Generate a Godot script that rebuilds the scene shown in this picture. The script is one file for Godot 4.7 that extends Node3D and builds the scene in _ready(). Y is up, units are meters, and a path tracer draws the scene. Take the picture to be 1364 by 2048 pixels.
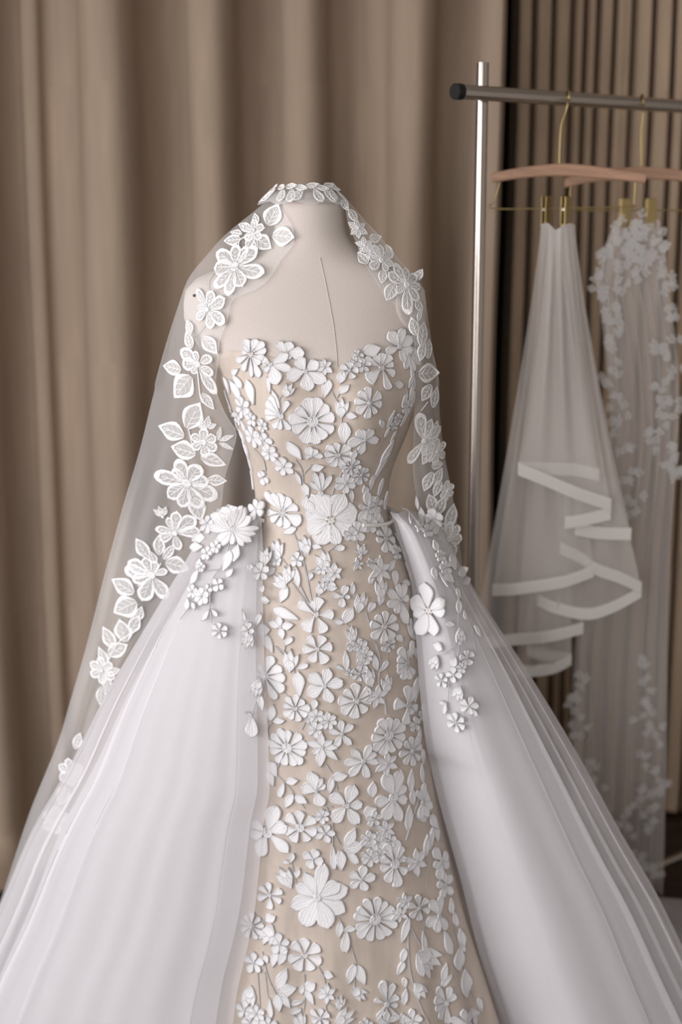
extends Node3D
# A lace wedding gown with a tulle overskirt and veil on a dress form, before pleated curtains, with a clothes rack beside it.
# Metres, y up, the dress form stands at the origin and faces +z.

const LOOK_DOWN := 0.20891      # camera pitch in radians
const LENS := 48.6              # millimetres
const DENSE := 361              # profile samples, one every 5 mm of height

# Profiles of the cloth against height: [height mm, value mm]
const PROFILE := {
	"body_left": [[-41, -323.4], [96, -289.6], [259, -252.8], [367, -230.7], [473, -211.9], [578, -198.3], [681, -186.8], [783, -177.4], [883, -166.3], [981, -150.5], [1078, -128.5], [1117, -120.6], [1164, -116.2], [1212, -120.3], [1249, -129], [1286, -139.6], [1333, -154.5], [1379, -170.3], [1406, -180.8], [1434, -200.3], [1461, -221.6], [1488, -235.5], [1515, -241.3], [1542, -241.6], [1567, -233.8], [1585, -209.1], [1599, -172.9], [1613, -133.2], [1628, -104.3], [1644, -87.1], [1662, -80.6], [1692, -78.6], [1718, -74.8]],
	"body_right": [[-41, 404.4], [96, 360.5], [259, 311.9], [367, 280.1], [473, 249.8], [578, 224.8], [681, 207.9], [783, 199], [883, 191.1], [981, 175.8], [1078, 148.6], [1117, 134.3], [1164, 122.8], [1212, 128], [1249, 138.8], [1286, 154.2], [1333, 171.2], [1379, 185.4], [1406, 186.9], [1434, 188.4], [1461, 189.9], [1488, 191.4], [1515, 191.9], [1542, 190.7], [1567, 185], [1585, 168.6], [1599, 141.5], [1613, 102.8], [1628, 75.8], [1644, 59.7], [1662, 48.9], [1692, 45.3], [1718, 47.1]],
	"body_front": [[-41, 210], [96, 190], [259, 166], [367, 152], [473, 142], [578, 136], [681, 132], [783, 130], [883, 128], [981, 122], [1078, 107], [1117, 98], [1164, 88], [1212, 93], [1249, 102], [1286, 112], [1333, 118], [1379, 114], [1406, 108], [1434, 100], [1461, 93], [1488, 88], [1515, 84], [1542, 80], [1567, 77], [1585, 73], [1599, 69], [1613, 66], [1628, 63], [1644, 59], [1662, 57], [1692, 56], [1718, 55]],
	"body_back": [[-41, 190], [96, 170], [259, 150], [367, 140], [473, 135], [578, 130], [681, 130], [783, 130], [883, 130], [981, 120], [1078, 100], [1117, 90], [1164, 85], [1212, 85], [1249, 90], [1286, 95], [1333, 100], [1379, 100], [1406, 100], [1434, 100], [1461, 100], [1488, 100], [1515, 95], [1542, 92], [1567, 90], [1585, 85], [1599, 80], [1613, 75], [1628, 70], [1644, 65], [1662, 60], [1692, 60], [1718, 60]],
	"skirt_outer_left": [[-48, -835.7], [90, -766.4], [221, -701.6], [348, -637.2], [502, -568.7], [662, -477], [779, -417.7], [840, -383], [988, -293.1], [1056, -251.8], [1095, -228.4], [1124, -205.3], [1143, -176.9], [1162, -129.9]],
	"skirt_outer_right": [[-48, 875.8], [90, 806.9], [254, 723.9], [373, 664.4], [490, 596.1], [688, 486.3], [840, 394.1], [988, 298.3], [1056, 259.3], [1095, 238], [1124, 217.9], [1143, 189.6], [1162, 137.1]],
	"skirt_inner_left": [[32, -186.1], [164, -168.5], [257, -155.5], [341, -136.1], [424, -120.8], [505, -112.3], [586, -103.9], [656, -91.9], [725, -93.1], [822, -96.6], [917, -100.2], [1012, -101.8], [1105, -102.5], [1141, -104.8], [1187, -108.7]],
	"skirt_inner_right": [[32, 379.2], [164, 342.1], [257, 314.1], [341, 293.3], [424, 272.7], [505, 250.6], [626, 218.8], [725, 199], [822, 187.7], [917, 180.2], [1012, 171.9], [1058, 160.6], [1105, 145.8], [1151, 132.9], [1187, 121]],
	"skirt_front": [[-48, 225], [90, 205], [362, 175], [677, 158], [978, 134], [1095, 118], [1143, 108], [1162, 100]],
	"skirt_back": [[-48, 230], [677, 200], [978, 170], [1095, 140], [1162, 92]],
	"veil_z_edge": [[-48, -160], [779, -100], [978, -60], [1124, -30], [1266, 20], [1396, 45], [1505, 60], [1577, 55], [1648, 35], [1723, 20]],
	"veil_z_side": [[-48, -200], [779, -130], [1076, -80], [1266, -40], [1451, -10], [1577, 0], [1723, 0]],
	"veil_z_back": [[-48, -290], [880, -250], [1172, -200], [1396, -170], [1577, -135], [1648, -110], [1723, -85]],
	"veil_edge_left": [[-154, -785.5], [-7, -734.5], [276, -626.3], [442, -559.6], [616, -473.6], [699, -444.2], [753, -426.4], [808, -393.7], [852, -361.5], [907, -316.1], [961, -280.1], [1014, -252.6], [1076, -230.9], [1117, -203.6], [1158, -185.7], [1210, -177.5], [1270, -158.4], [1302, -150.9], [1336, -169], [1392, -186.3], [1438, -179.4], [1474, -175.6], [1510, -160.6], [1545, -153.1], [1567, -103.3], [1593, -78.5], [1614, -66.2], [1649, -41.5], [1666, -43.3], [1701, -62.8], [1720, -70.7]],
	"veil_side_left": [[-180, -857.8], [-32, -800], [151, -727.6], [287, -675.7], [474, -608], [655, -532.1], [728, -508.4], [848, -469], [996, -424.8], [1143, -378.5], [1262, -338], [1356, -310.6], [1450, -282.4], [1505, -263.9], [1541, -250.9], [1568, -241.1], [1591, -228], [1613, -208.6], [1648, -177.3], [1666, -157.3], [1701, -112], [1722, -85.9]],
	"veil_edge_right": [[-154, 308.7], [852, 255.1], [1036, 230], [1086, 211.4], [1137, 194.9], [1179, 181.4], [1243, 172.9], [1313, 173.2], [1401, 174.1], [1438, 175.2], [1474, 170.1], [1506, 162.5], [1519, 166], [1532, 144.6], [1548, 119.7], [1574, 104.6], [1599, 88.6], [1616, 75.4], [1645, 68.4], [1666, 56.8], [1691, 50.6], [1720, 47.1]],
	"veil_side_right": [[-180, 345.5], [841, 292.7], [1026, 274.8], [1086, 267], [1172, 251.6], [1249, 235], [1326, 224.4], [1390, 220], [1450, 207.6], [1505, 198.3], [1541, 193.2], [1568, 183.7], [1595, 164.5], [1618, 139.9], [1659, 106.4], [1683, 82.1], [1701, 66.8], [1721, 48.9]],
}
const NECKLINE := [[-170, 1381], [-149, 1420], [-130, 1444], [-103, 1457], [-67, 1455], [-32, 1443], [3, 1429], [25, 1425], [47, 1433], [73, 1447], [109, 1457], [145, 1464], [171, 1449], [186, 1383]]    # sweetheart edge: [x mm, height mm]
const BUST := 1.3590
const SHOULDERS := 1.3869

var tab := {}
var M := {}
var rng := RandomNumberGenerator.new()
var taken := {}

# ------------------------------------------------------------------ mesh building

class Shape:
	var v := PackedVector3Array()
	var uv := PackedVector2Array()
	var ix := PackedInt32Array()

	func grid(p: PackedVector3Array, rows: int, cols: int, closed := false, su := 1.0, sv := 1.0) -> void:
		var at := v.size()
		v.append_array(p)
		for r in rows:
			for c in cols:
				uv.append(Vector2(su * c / float(maxi(cols - 1, 1)), sv * r / float(maxi(rows - 1, 1))))
		for r in rows - 1:
			for c in (cols if closed else cols - 1):
				var a := at + r * cols + c
				var b := at + r * cols + (c + 1) % cols
				ix.append_array(PackedInt32Array([a, b, a + cols, b, b + cols, a + cols]))

	func tube(pts: PackedVector3Array, radius: float, sides := 6, caps := true) -> void:
		var p := PackedVector3Array()
		var n := pts.size()
		var ref := Vector3(0.31, 0.17, 0.93)
		for i in n:
			var d := (pts[mini(i + 1, n - 1)] - pts[maxi(i - 1, 0)]).normalized()
			if absf(d.dot(ref)) > 0.95:
				ref = Vector3(0.9, 0.3, 0.1)
			var a := d.cross(ref).normalized()
			var b := d.cross(a).normalized()
			for k in sides:
				var t := TAU * k / sides
				p.append(pts[i] + (a * cos(t) + b * sin(t)) * radius)
		grid(p, n, sides, true)
		if caps:
			for e in [0, n - 1]:
				var at := v.size()
				v.append(pts[e])
				uv.append(Vector2.ZERO)
				for k in sides:
					v.append(p[e * sides + k])
					uv.append(Vector2.ONE)
				for k in sides:
					if e == 0:
						ix.append_array(PackedInt32Array([at, at + 1 + (k + 1) % sides, at + 1 + k]))
					else:
						ix.append_array(PackedInt32Array([at, at + 1 + k, at + 1 + (k + 1) % sides]))

	func box(lo: Vector3, hi: Vector3, xf := Transform3D()) -> void:
		for f in [[0, 1, 2], [1, 2, 0], [2, 0, 1]]:
			for s in [0, 1]:
				var p := PackedVector3Array()
				for q in [[0, 0], [1, 0], [0, 1], [1, 1]]:
					var c := lo
					c[f[0]] = hi[f[0]] if s else lo[f[0]]
					c[f[1]] = hi[f[1]] if q[1 - s] else lo[f[1]]
					c[f[2]] = hi[f[2]] if q[s] else lo[f[2]]
					p.append(xf * c)
				grid(p, 2, 2)

	# a box with its edges cut off at 45 degrees
	func slab(lo: Vector3, hi: Vector3, cut: float, xf := Transform3D()) -> void:
		var rings := [[lo.y, cut], [lo.y + cut, 0.0], [hi.y - cut, 0.0], [hi.y, cut]]
		var p := PackedVector3Array()
		for r in rings:
			var i: float = r[1]
			for c in [[lo.x + i, lo.z + cut], [lo.x + cut, lo.z + i], [hi.x - cut, lo.z + i], [hi.x - i, lo.z + cut], [hi.x - i, hi.z - cut], [hi.x - cut, hi.z - i], [lo.x + cut, hi.z - i], [lo.x + i, hi.z - cut]]:
				p.append(xf * Vector3(c[0], r[0], c[1]))
		grid(p, 4, 8, true)
		for e in [0, 3]:
			var q := PackedVector3Array()
			var mid := Vector3.ZERO
			for k in 8:
				mid += p[e * 8 + k] / 8.0
			for k in 8:
				q.append(mid)
			for k in 8:
				q.append(p[e * 8 + (k if e == 3 else 7 - k)])
			grid(q, 2, 8, true)

	func arrays(smooth := true) -> Array:
		var vv := v
		var uu := uv
		var ii := ix
		if not smooth:
			vv = PackedVector3Array()
			uu = PackedVector2Array()
			ii = PackedInt32Array()
			for k in ix.size():
				vv.append(v[ix[k]])
				uu.append(uv[ix[k]])
				ii.append(k)
		var n := PackedVector3Array()
		n.resize(vv.size())
		for k in range(0, ii.size(), 3):
			var a := vv[ii[k]]
			var d := (vv[ii[k + 2]] - a).cross(vv[ii[k + 1]] - a)
			n[ii[k]] += d
			n[ii[k + 1]] += d
			n[ii[k + 2]] += d
		for k in n.size():
			n[k] = n[k].normalized() if n[k].length_squared() > 1e-20 else Vector3.UP
		var out := []
		out.resize(Mesh.ARRAY_MAX)
		out[Mesh.ARRAY_VERTEX] = vv
		out[Mesh.ARRAY_NORMAL] = n
		out[Mesh.ARRAY_TEX_UV] = uu
		out[Mesh.ARRAY_INDEX] = ii
		return out

	func empty() -> bool:
		return ix.is_empty()


func numbered(called: String) -> String:
	var n: int = taken.get(called, 0)
	taken[called] = n + 1
	return called if n == 0 else "%s_%03d" % [called, n]


func tag(o: Node, label: String, category: String, group := "") -> Node:
	o.set_meta("label", label)
	o.set_meta("category", category)
	if group:
		o.set_meta("group", group)
	return o


func thing(called: String, label: String, category: String, group := "") -> Node3D:
	var o := Node3D.new()
	o.name = numbered(called)
	add_child(o, true)
	tag(o, label, category, group)
	return o


func part(called: String, shapes: Array, mats: Array, parent: Node = null, smooth := true) -> MeshInstance3D:
	var m := ArrayMesh.new()
	for k in shapes.size():
		if shapes[k].empty():
			continue
		m.add_surface_from_arrays(Mesh.PRIMITIVE_TRIANGLES, shapes[k].arrays(smooth))
		m.surface_set_material(m.get_surface_count() - 1, mats[k])
	var o := MeshInstance3D.new()
	o.mesh = m
	if parent == null:
		o.name = numbered(called)
		add_child(o, true)
	else:
		var key := str(parent.get_instance_id()) + called
		var n: int = taken.get(key, 0)
		taken[key] = n + 1
		o.name = called if n == 0 else "%s_%03d" % [called, n]
		parent.add_child(o, true)
	return o


func structure(called: String, shape: Shape, m: Material, parent: Node = null) -> MeshInstance3D:
	var o := part(called, [shape], [m], parent, false)
	if parent == null:
		o.set_meta("kind", "structure")
	return o

# ------------------------------------------------------------------ profiles and cloth surfaces

func fill_profiles() -> void:
	for key in PROFILE:
		var k: Array = PROFILE[key]
		var n := k.size()
		var m := PackedFloat32Array()
		m.resize(n)
		var d := PackedFloat32Array()
		for i in n - 1:
			d.append((k[i + 1][1] - k[i][1]) / float(k[i + 1][0] - k[i][0]))
		m[0] = d[0]
		m[n - 1] = d[n - 2]
		for i in range(1, n - 1):
			m[i] = 0.0 if d[i - 1] * d[i] <= 0.0 else 2.0 * d[i - 1] * d[i] / (d[i - 1] + d[i])
		var out := PackedFloat32Array()
		var i := 0
		for j in DENSE:
			var y := j * 5.0
			if y <= k[0][0]:
				out.append(k[0][1] * 0.001)
				continue
			if y >= k[n - 1][0]:
				out.append(k[n - 1][1] * 0.001)
				continue
			while y > k[i + 1][0]:
				i += 1
			var h: float = k[i + 1][0] - k[i][0]
			var t: float = (y - k[i][0]) / h
			out.append(0.001 * ((2 * t * t * t - 3 * t * t + 1) * k[i][1] + (t * t * t - 2 * t * t + t) * h * m[i] + (-2 * t * t * t + 3 * t * t) * k[i + 1][1] + (t * t * t - t * t) * h * m[i + 1]))
		tab[key] = out


func prof(key: String, y: float) -> float:
	var t: PackedFloat32Array = tab[key]
	var f := clampf(y / 0.005, 0.0, DENSE - 1.001)
	var i := int(f)
	return lerpf(t[i], t[i + 1], f - i)


func bust(x: float, cx: float, y: float) -> float:
	return 0.020 * exp(-pow((y - BUST) / 0.075, 2.0)) * (exp(-pow((x - cx - 0.078) / 0.05, 2.0)) + exp(-pow((x - cx + 0.078) / 0.05, 2.0)))


func body_centre(y: float) -> Vector2:
	var l := prof("body_left", y)
	var r := prof("body_right", y)
	return Vector2((l + r) / 2.0, (r - l) / 2.0)


# a point of the form or of the gown that lies on it; a turns round from the front (0), off lifts it off the surface
func body(a: float, y: float, off := 0.0) -> Vector3:
	var c := body_centre(y)
	var s := sin(a)
	var k := cos(a)
	var x := c.x + c.y * s
	var d := (prof("body_front", y) + bust(x, c.x, y)) if k > 0 else prof("body_back", y)
	var f := smoothstep(0.62, 0.0, y) * 0.005 * (sin(11.0 * a + 1.0) + 0.7 * sin(19.0 * a + 2.0 + y * 2.0)) + smoothstep(0.45, 0.0, y) * smoothstep(0.5, 0.9, a) * 0.012 * sin(16.0 * a)
	var n := Vector3(s / c.y, 0, k / d).normalized()
	return Vector3(x, y, d * k) + n * (off + f)


func body_z(x: float, y: float) -> float:
	var c := body_centre(y)
	var s := maxf(0.0, 1.0 - pow((x - c.x) / c.y, 2.0))
	return (prof("body_front", y) + bust(x, c.x, y)) * sqrt(s)


func skirt_z(x: float, y: float, side: String) -> float:
	var c := body_centre(y)
	var o := prof("skirt_outer_" + side, y)
	var i := prof("skirt_inner_" + side, y)
	var k := minf(1.0, absf(x - c.x) / absf(o - c.x))
	var env := prof("skirt_front", y) * sqrt(maxf(0.0, 1.0 - k * k))
	return lerpf(body_z(i, y) + 0.024, env, smoothstep(0.0, 0.45, (x - i) / (o - i)))


func veil_z(x: float, y: float, side: String) -> float:
	var e := prof("veil_edge_" + side, y)
	var s := prof("veil_side_" + side, y)
	var u := clampf((x - s) / (e - s if absf(e - s) > 0.0001 else 0.0001), 0.0, 1.0)
	var z := lerpf(prof("veil_z_side", y), prof("veil_z_edge", y), pow(sin(u * PI / 2.0), 0.7))
	return maxf(z, body_z(x, y) + 0.007) if y > SHOULDERS else z

# ------------------------------------------------------------------ lace

# where a piece of lace is sewn on: a frame on the cloth called on
func sewn(on: String, side: String, x: float, y: float, lift: float) -> Dictionary:
	var h := 0.003
	var c: Vector3
	var n: Vector3
	if on == "gown":
		var b := body_centre(y)
		var z := body_z(x, y)
		var a := atan2((x - b.x) / b.y, z / (prof("body_front", y) + bust(x, b.x, y)))
		c = body(a, y, lift)
		n = (body(a + 0.01, y) - body(a - 0.01, y)).cross(body(a, y + h) - body(a, y - h)).normalized()
		if n.z < 0:
			n = -n
	else:
		var zs := [0, 0, 0, 0, 0]
		var at := [[x, y], [x - h, y], [x + h, y], [x, y - h], [x, y + h]]
		for k in 5:
			zs[k] = skirt_z(at[k][0], at[k][1], side) if on == "skirt" else veil_z(at[k][0], at[k][1], side)
		n = Vector3(clampf(-(zs[2] - zs[1]) / (2 * h), -0.7, 0.7), clampf(-(zs[4] - zs[3]) / (2 * h), -0.6, 0.6), 1).normalized()
		c = Vector3(x, y, zs[0]) + n * lift
	var t := Vector3.UP.cross(n).normalized()
	return {"on": on, "side": side, "c": c, "n": n, "t": t, "b": n.cross(t), "lift": lift}


func onto(f: Dictionary, a: float, b: float, h: float) -> Vector3:
	var q: Vector3 = f.c + f.t * a + f.b * b
	if f.on == "gown":
		var c := body_centre(q.y)
		var w: Vector3 = q - f.n * f.lift
		var d := (prof("body_front", w.y) + bust(w.x, c.x, w.y)) if w.z > 0 else prof("body_back", w.y)
		return body(atan2((w.x - c.x) / c.y, w.z / d), w.y, f.lift + h)
	if f.on == "skirt":
		var z: float = skirt_z(q.x, q.y, f.side) + f.lift
		return Vector3(q.x, q.y, lerpf(q.z, z, 0.8)) + f.n * h
	if f.on == "veil":
		var z: float = veil_z(q.x, q.y, f.side) + f.lift
		return Vector3(q.x, q.y, lerpf(q.z, z, 0.8)) + f.n * h
	return q + f.n * h


func half_width(style: int, t: float) -> float:
	if style == 2:
		return pow(sin(PI * pow(clampf(t * 0.94 + 0.06, 0, 1), 0.9)), 1.1)
	if style == 1:
		return (0.16 + 0.84 * smoothstep(0.0, 0.75, t)) * (1.0 - 0.12 * smoothstep(0.75, 1.0, t))
	return 0.10 * (1.0 - t) + pow(maxf(0.0, sin(PI * pow(t, 1.35))), 0.62) * (0.62 + 0.38 * t)


# the point of a petal at t along it (0 to 1) and s across it (-1 to 1), in the plane
func petal_at(dir: Vector2, r0: float, length: float, width: float, style: int, t: float, s: float, seed_: float) -> Vector2:
	var w := width * 0.5 * half_width(style, t) * (1.0 + 0.05 * sin(9.0 * t + seed_ + s))
	var reach := length
	if style == 1:
		reach *= 1.0 - smoothstep(0.6, 1.0, t) * (0.16 * s * s + 0.085 * (0.5 - 0.5 * cos(s * PI * 3.0 + PI)))
	elif style == 0:
		reach *= 1.0 + 0.03 * sin(3.0 * s + seed_) * t
	var side := Vector2(dir.y, -dir.x)
	var bend := 0.05 * length * sin(seed_ * 3.0) * t * t
	return dir * (r0 + (reach - r0) * t) + side * (w * s + bend)


# a corded petal: a raised rim, a sunken middle and turned down edges
func corded_petal(g: Shape, f: Dictionary, o: Vector2, ang: float, r0: float, length: float, width: float, style: int, thick: float, lift: float) -> void:
	var dir := Vector2(sin(ang), cos(ang))
	var sd := rng.randf() * TAU
	var across := [[-1.0, 0.0], [-0.97, 0.75], [-0.82, 1.0], [-0.55, 0.72], [0.0, 0.62], [0.55, 0.72], [0.82, 1.0], [0.97, 0.75], [1.0, 0.0]]
	var along := [0.0, 0.1, 0.25, 0.42, 0.58, 0.72, 0.84, 0.93, 0.985, 1.0]
	var p := PackedVector3Array()
	var curl := rng.randf_range(0.0, 1.0) * thick * 0.8
	for i in along.size():
		var t: float = along[i]
		for a in across:
			var q := o + petal_at(dir, r0, length, width, style, t, a[0], sd)
			var h: float = a[1] * thick
			if i >= 7:
				h *= [1.35 if absf(a[0]) < 0.7 else 1.0, 1.0, 0.0][i - 7]
			h += (lift + curl * t * t) if a[1] > 0 and i < 9 else (lift + curl * t * t) * 0.3 - 0.0004
			p.append(onto(f, q.x, q.y, h))
	g.grid(p, along.size(), across.size(), false, 1.0, length / 0.03)


# a petal of re-embroidered veil lace: satin border and veins, fine net between them
func open_petal(g: Shape, net: Shape, f: Dictionary, o: Vector2, ang: float, r0: float, length: float, width: float, style: int, lift: float) -> void:
	var dir := Vector2(sin(ang), cos(ang))
	var sd := rng.randf() * TAU
	var along := [0.0, 0.12, 0.25, 0.4, 0.55, 0.7, 0.82, 0.92, 0.98]
	var th := 0.0011
	for sg in [-1.0, 1.0]:
		var p := PackedVector3Array()
		for t in along:
			for a in [[1.0, 0.0], [0.93, 1.0], [0.74, 1.0], [0.62 if t < 0.8 else 0.3, 0.0]]:
				var q := o + petal_at(dir, r0, length, width, style, t, a[0] * sg, sd)
				p.append(onto(f, q.x, q.y, lift + a[1] * th))
		g.grid(p, along.size(), 4)
	var tip := PackedVector3Array()
	for t in [0.84, 0.9, 0.96, 1.0]:
		for s in [-1.0, -0.4, 0.0, 0.4, 1.0]:
			var q := o + petal_at(dir, r0, length, width, style, t, s, sd)
			tip.append(onto(f, q.x, q.y, lift + (th if t < 1.0 else 0.0)))
	g.grid(tip, 4, 5)
	var veins := [[0.0, 0.0, 0.8, 0.0]]
	for k in 3:
		veins.append([0.15 + 0.2 * k, 0.0, 0.38 + 0.2 * k, 0.7])
		veins.append([0.15 + 0.2 * k, 0.0, 0.38 + 0.2 * k, -0.7])
	for vn in veins:
		var p := PackedVector3Array()
		var a := o + petal_at(dir, r0, length, width, style, vn[0], vn[1], sd)
		var b := o + petal_at(dir, r0, length, width, style, vn[2], vn[3], sd)
		var w := (b - a).orthogonal().normalized() * (0.00075 if vn[3] == 0.0 else 0.0006)
		for t in [0.0, 0.5, 1.0]:
			var c := a.lerp(b, t)
			p.append(onto(f, c.x - w.x, c.y - w.y, lift + 0.0002))
			p.append(onto(f, c.x, c.y, lift + th))
			p.append(onto(f, c.x + w.x, c.y + w.y, lift + 0.0002))
		g.grid(p, 3, 3)
	var n := PackedVector3Array()
	for t in [0.0, 0.15, 0.35, 0.55, 0.75, 0.92]:
		for s in [-0.95, -0.4, 0.0, 0.4, 0.95]:
			var q := o + petal_at(dir, r0, length, width, style, t, s, sd)
			n.append(onto(f, q.x, q.y, lift * 0.8))
	net.grid(n, 6, 5)


# the middle of a flower: 0 a knot, 1 a stitched disc, 2 eyelets, 3 rings of cord
func flower_middle(kind: int, f: Dictionary, r: float, th: float) -> Array:
	var g := Shape.new()
	var holes := Shape.new()
	var rings := 10
	var p := PackedVector3Array()
	for i in rings:
		var t := i / float(rings - 1)
		for k in 14:
			var a := TAU * k / 14
			var h := th * (1.2 + (0.25 * cos(t * TAU * 2.5) if kind == 3 or kind == 1 else 0.1))
			if t > 0.95:
				h = th * 0.4
			p.append(onto(f, sin(a) * r * t, cos(a) * r * t, h))
	g.grid(p, rings, 14, true)
	if kind == 2:
		for k in 6:
			var a := TAU * k / 6 + 0.3
			var q := PackedVector3Array()
			for ring in [0.0, 1.0]:
				for j in 8:
					var b := TAU * j / 8
					q.append(onto(f, sin(a) * r * 0.75 + sin(b) * r * 0.17 * ring, cos(a) * r * 0.75 + cos(b) * r * 0.26 * ring, th * 1.42))
			holes.grid(q, 2, 8, true)
	if kind == 1:
		for k in 7:
			var a := TAU * k / 7
			var q := PackedVector3Array()
			for i in 5:
				var t := i / 4.0
				for j in 6:
					var b := TAU * j / 6
					var rr := r * 0.2 * sin(t * PI / 2)
					q.append(onto(f, sin(a) * r * 0.6 + sin(b) * rr, cos(a) * r * 0.6 + cos(b) * rr, th * (1.3 + 0.35 * cos(t * PI / 2))))
			g.grid(q, 5, 6, true)
	return [g, holes]


# sews a catalogue of lace onto a cloth. F flower, L leaf, B bud, S stem; millimetres, degrees clockwise from up, tenths of millimetres for lengths
func sew(list: String, parent: Node3D, on: String, side: String, style: String, whole: float) -> void:
	var open := style == "open"
	var thick := 0.0024
	for line in list.split("\n", false):
		var w := line.split(" ", false)
		var lift := rng.randf_range(0.0, 0.0009) + (0.0012 if on == "veil" else 0.006 if on == "skirt" else 0.0034)
		var g := Shape.new()
		var net := Shape.new()
		var mats := [M.satin if open else M.lace, M.lace_net if open else M.hole]
		if w[0] == "S":
			var pts := PackedVector3Array()
			var k := int((w.size() - 2) / 2.0)
			var c := PackedVector2Array()
			for i in k:
				c.append(Vector2(w[2 + 2 * i].to_float(), w[3 + 2 * i].to_float()) * 0.001)
			for i in k - 1:
				for j in 6:
					var q := c[i].cubic_interpolate(c[i + 1], c[maxi(i - 1, 0)], c[mini(i + 2, k - 1)], j / 6.0)
					pts.append(sewn(on, side, q.x, q.y, lift + 0.0004).c)
			pts.append(sewn(on, side, c[k - 1].x, c[k - 1].y, lift + 0.0004).c)
			g.tube(pts, w[1].to_float() * 0.0001, 6)
			part("lace_stem", [g], [mats[0]], parent)
			continue
		var f := sewn(on, side, w[1].to_float() * 0.001, w[2].to_float() * 0.001, lift)
		if w[0] == "L":
			var ln := w[4].to_float() * 0.0001
			var ang := deg_to_rad(w[3].to_float())
			var o := -Vector2(sin(ang), cos(ang)) * ln * 0.5
			var st := 2 if rng.randf() < 0.6 else 0
			if open:
				open_petal(g, net, f, o, ang, 0.0, ln * 1.14, ln * w[5].to_float() * 0.0128, 2, 0.0006)
			else:
				corded_petal(g, f, o, ang, 0.0, ln, ln * w[5].to_float() * 0.01 * 1.1, st, thick, 0.0006)
			part("lace_leaf", [g, net], mats, parent)
		elif w[0] == "B":
			var r := w[4].to_float() * 0.0001
			var ang := deg_to_rad(w[3].to_float())
			var o := -Vector2(sin(ang), cos(ang)) * r * 0.8
			for a in [[-0.5, 1.55, 0.5], [0.5, 1.55, 0.5], [0.0, 1.75, 0.55]]:
				if open:
					open_petal(g, net, f, o, ang + a[0], 0.0, r * a[1], r * a[2], 2, 0.0006)
				else:
					corded_petal(g, f, o, ang + a[0] * 0.75, 0.0, r * a[1], r * a[2] * 1.25, 2, thick, 0.0004 + a[2] * 0.001)
			if not open:
				corded_petal(g, f, o - Vector2(sin(ang), cos(ang)) * r * 0.15, ang, 0.0, r * 1.0, r * 1.0, 0, thick * 1.05, 0.0012)
			part("lace_bud", [g, net], mats, parent)
		elif w[0] == "F":
			var st := w[3].to_int()
			var kind := w[4].to_int()
			var most := 0.0
			var total := 0.0
			for k in range(5, w.size()):
				var a := w[k].split(":")
				most = maxf(most, a[1].to_float() * 0.0001)
				total += a[1].to_float() * 0.0001
			var mean := total / (w.size() - 5)
			var r0: float = mean * ([0.12, 0.17, 0.17, 0.22][kind])
			var mid := flower_middle(kind, f, r0 * 1.15, thick * (1.0 if kind else 1.3))
			var split := most >= whole
			var flower: Node3D
			if split:
				flower = part("lace_flower", [mid[0], mid[1]], [mats[0], M.hole], parent)
			for k in range(5, w.size()):
				var a := w[k].split(":")
				var ln := a[1].to_float() * 0.0001
				var up := 0.0004 + 0.0009 * ((k * 3) % 4) / 3.0
				if open:
					open_petal(g, net, f, Vector2.ZERO, deg_to_rad(a[0].to_float()), r0 * 0.6, ln * 1.16, ln * a[2].to_float() * 0.0148, st, up)
				else:
					corded_petal(g, f, Vector2.ZERO, deg_to_rad(a[0].to_float()), r0 * 0.7, ln * 1.05, ln * a[2].to_float() * (0.0102 if st == 1 else 0.0128), st, thick, up)
				if split:
					part("petal", [g, net], mats, flower)
					g = Shape.new()
					net = Shape.new()
			if not split:
				g.v.append_array(PackedVector3Array())
				var at := g.v.size()
				g.v.append_array(mid[0].v)
				g.uv.append_array(mid[0].uv)
				for i in mid[0].ix:
					g.ix.append(i + at)
				if open:
					part("lace_floret", [g, net], mats, parent)
				else:
					part("lace_floret", [g, mid[1]], [mats[0], M.hole], parent)

# ------------------------------------------------------------------ materials

func mat(color: Color, rough := 0.9, metal := 0.0) -> StandardMaterial3D:
	var m := StandardMaterial3D.new()
	m.albedo_color = color
	m.roughness = rough
	m.metallic = metal
	m.cull_mode = BaseMaterial3D.CULL_DISABLED
	return m


func sheer(color: Color, alpha: float) -> StandardMaterial3D:
	var m := mat(Color(color, alpha), 1.0)
	m.transparency = BaseMaterial3D.TRANSPARENCY_ALPHA
	m.metallic_specular = 0.2
	m.backlight_enabled = true
	m.backlight = Color(0.7, 0.7, 0.7)
	return m


func image_texture(im: Image) -> ImageTexture:
	return ImageTexture.create_from_image(im)


func stitch_height() -> ImageTexture:   # embroidery: fine threads that run along a petal
	var n := FastNoiseLite.new()
	n.seed = 5
	n.frequency = 0.5
	var im := Image.create(128, 128, false, Image.FORMAT_RGBA8)
	for y in 128:
		for x in 128:
			var a := 0.5 + 0.5 * sin(x * 0.55 + 2.2 * n.get_noise_2d(x * 0.12, y * 0.05) * 2.0)
			var b := 0.5 + 0.5 * n.get_noise_2d(x * 0.5, y * 0.12)
			var g := clampf(0.55 * a + 0.45 * b, 0, 1)
			im.set_pixel(x, y, Color(g, g, g))
	return image_texture(im)


func fleck(base: Color, spread: float, size: int, freq: float, stretch: Vector2, sd: int) -> ImageTexture:
	var n := FastNoiseLite.new()
	n.seed = sd
	n.frequency = freq
	n.fractal_octaves = 4
	var im := Image.create(size, size, false, Image.FORMAT_RGBA8)
	for y in size:
		for x in size:
			var k := 1.0 + spread * n.get_noise_2d(x * stretch.x, y * stretch.y)
			im.set_pixel(x, y, Color(clampf(base.r * k, 0, 1), clampf(base.g * k, 0, 1), clampf(base.b * k, 0, 1)))
	return image_texture(im)


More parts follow.
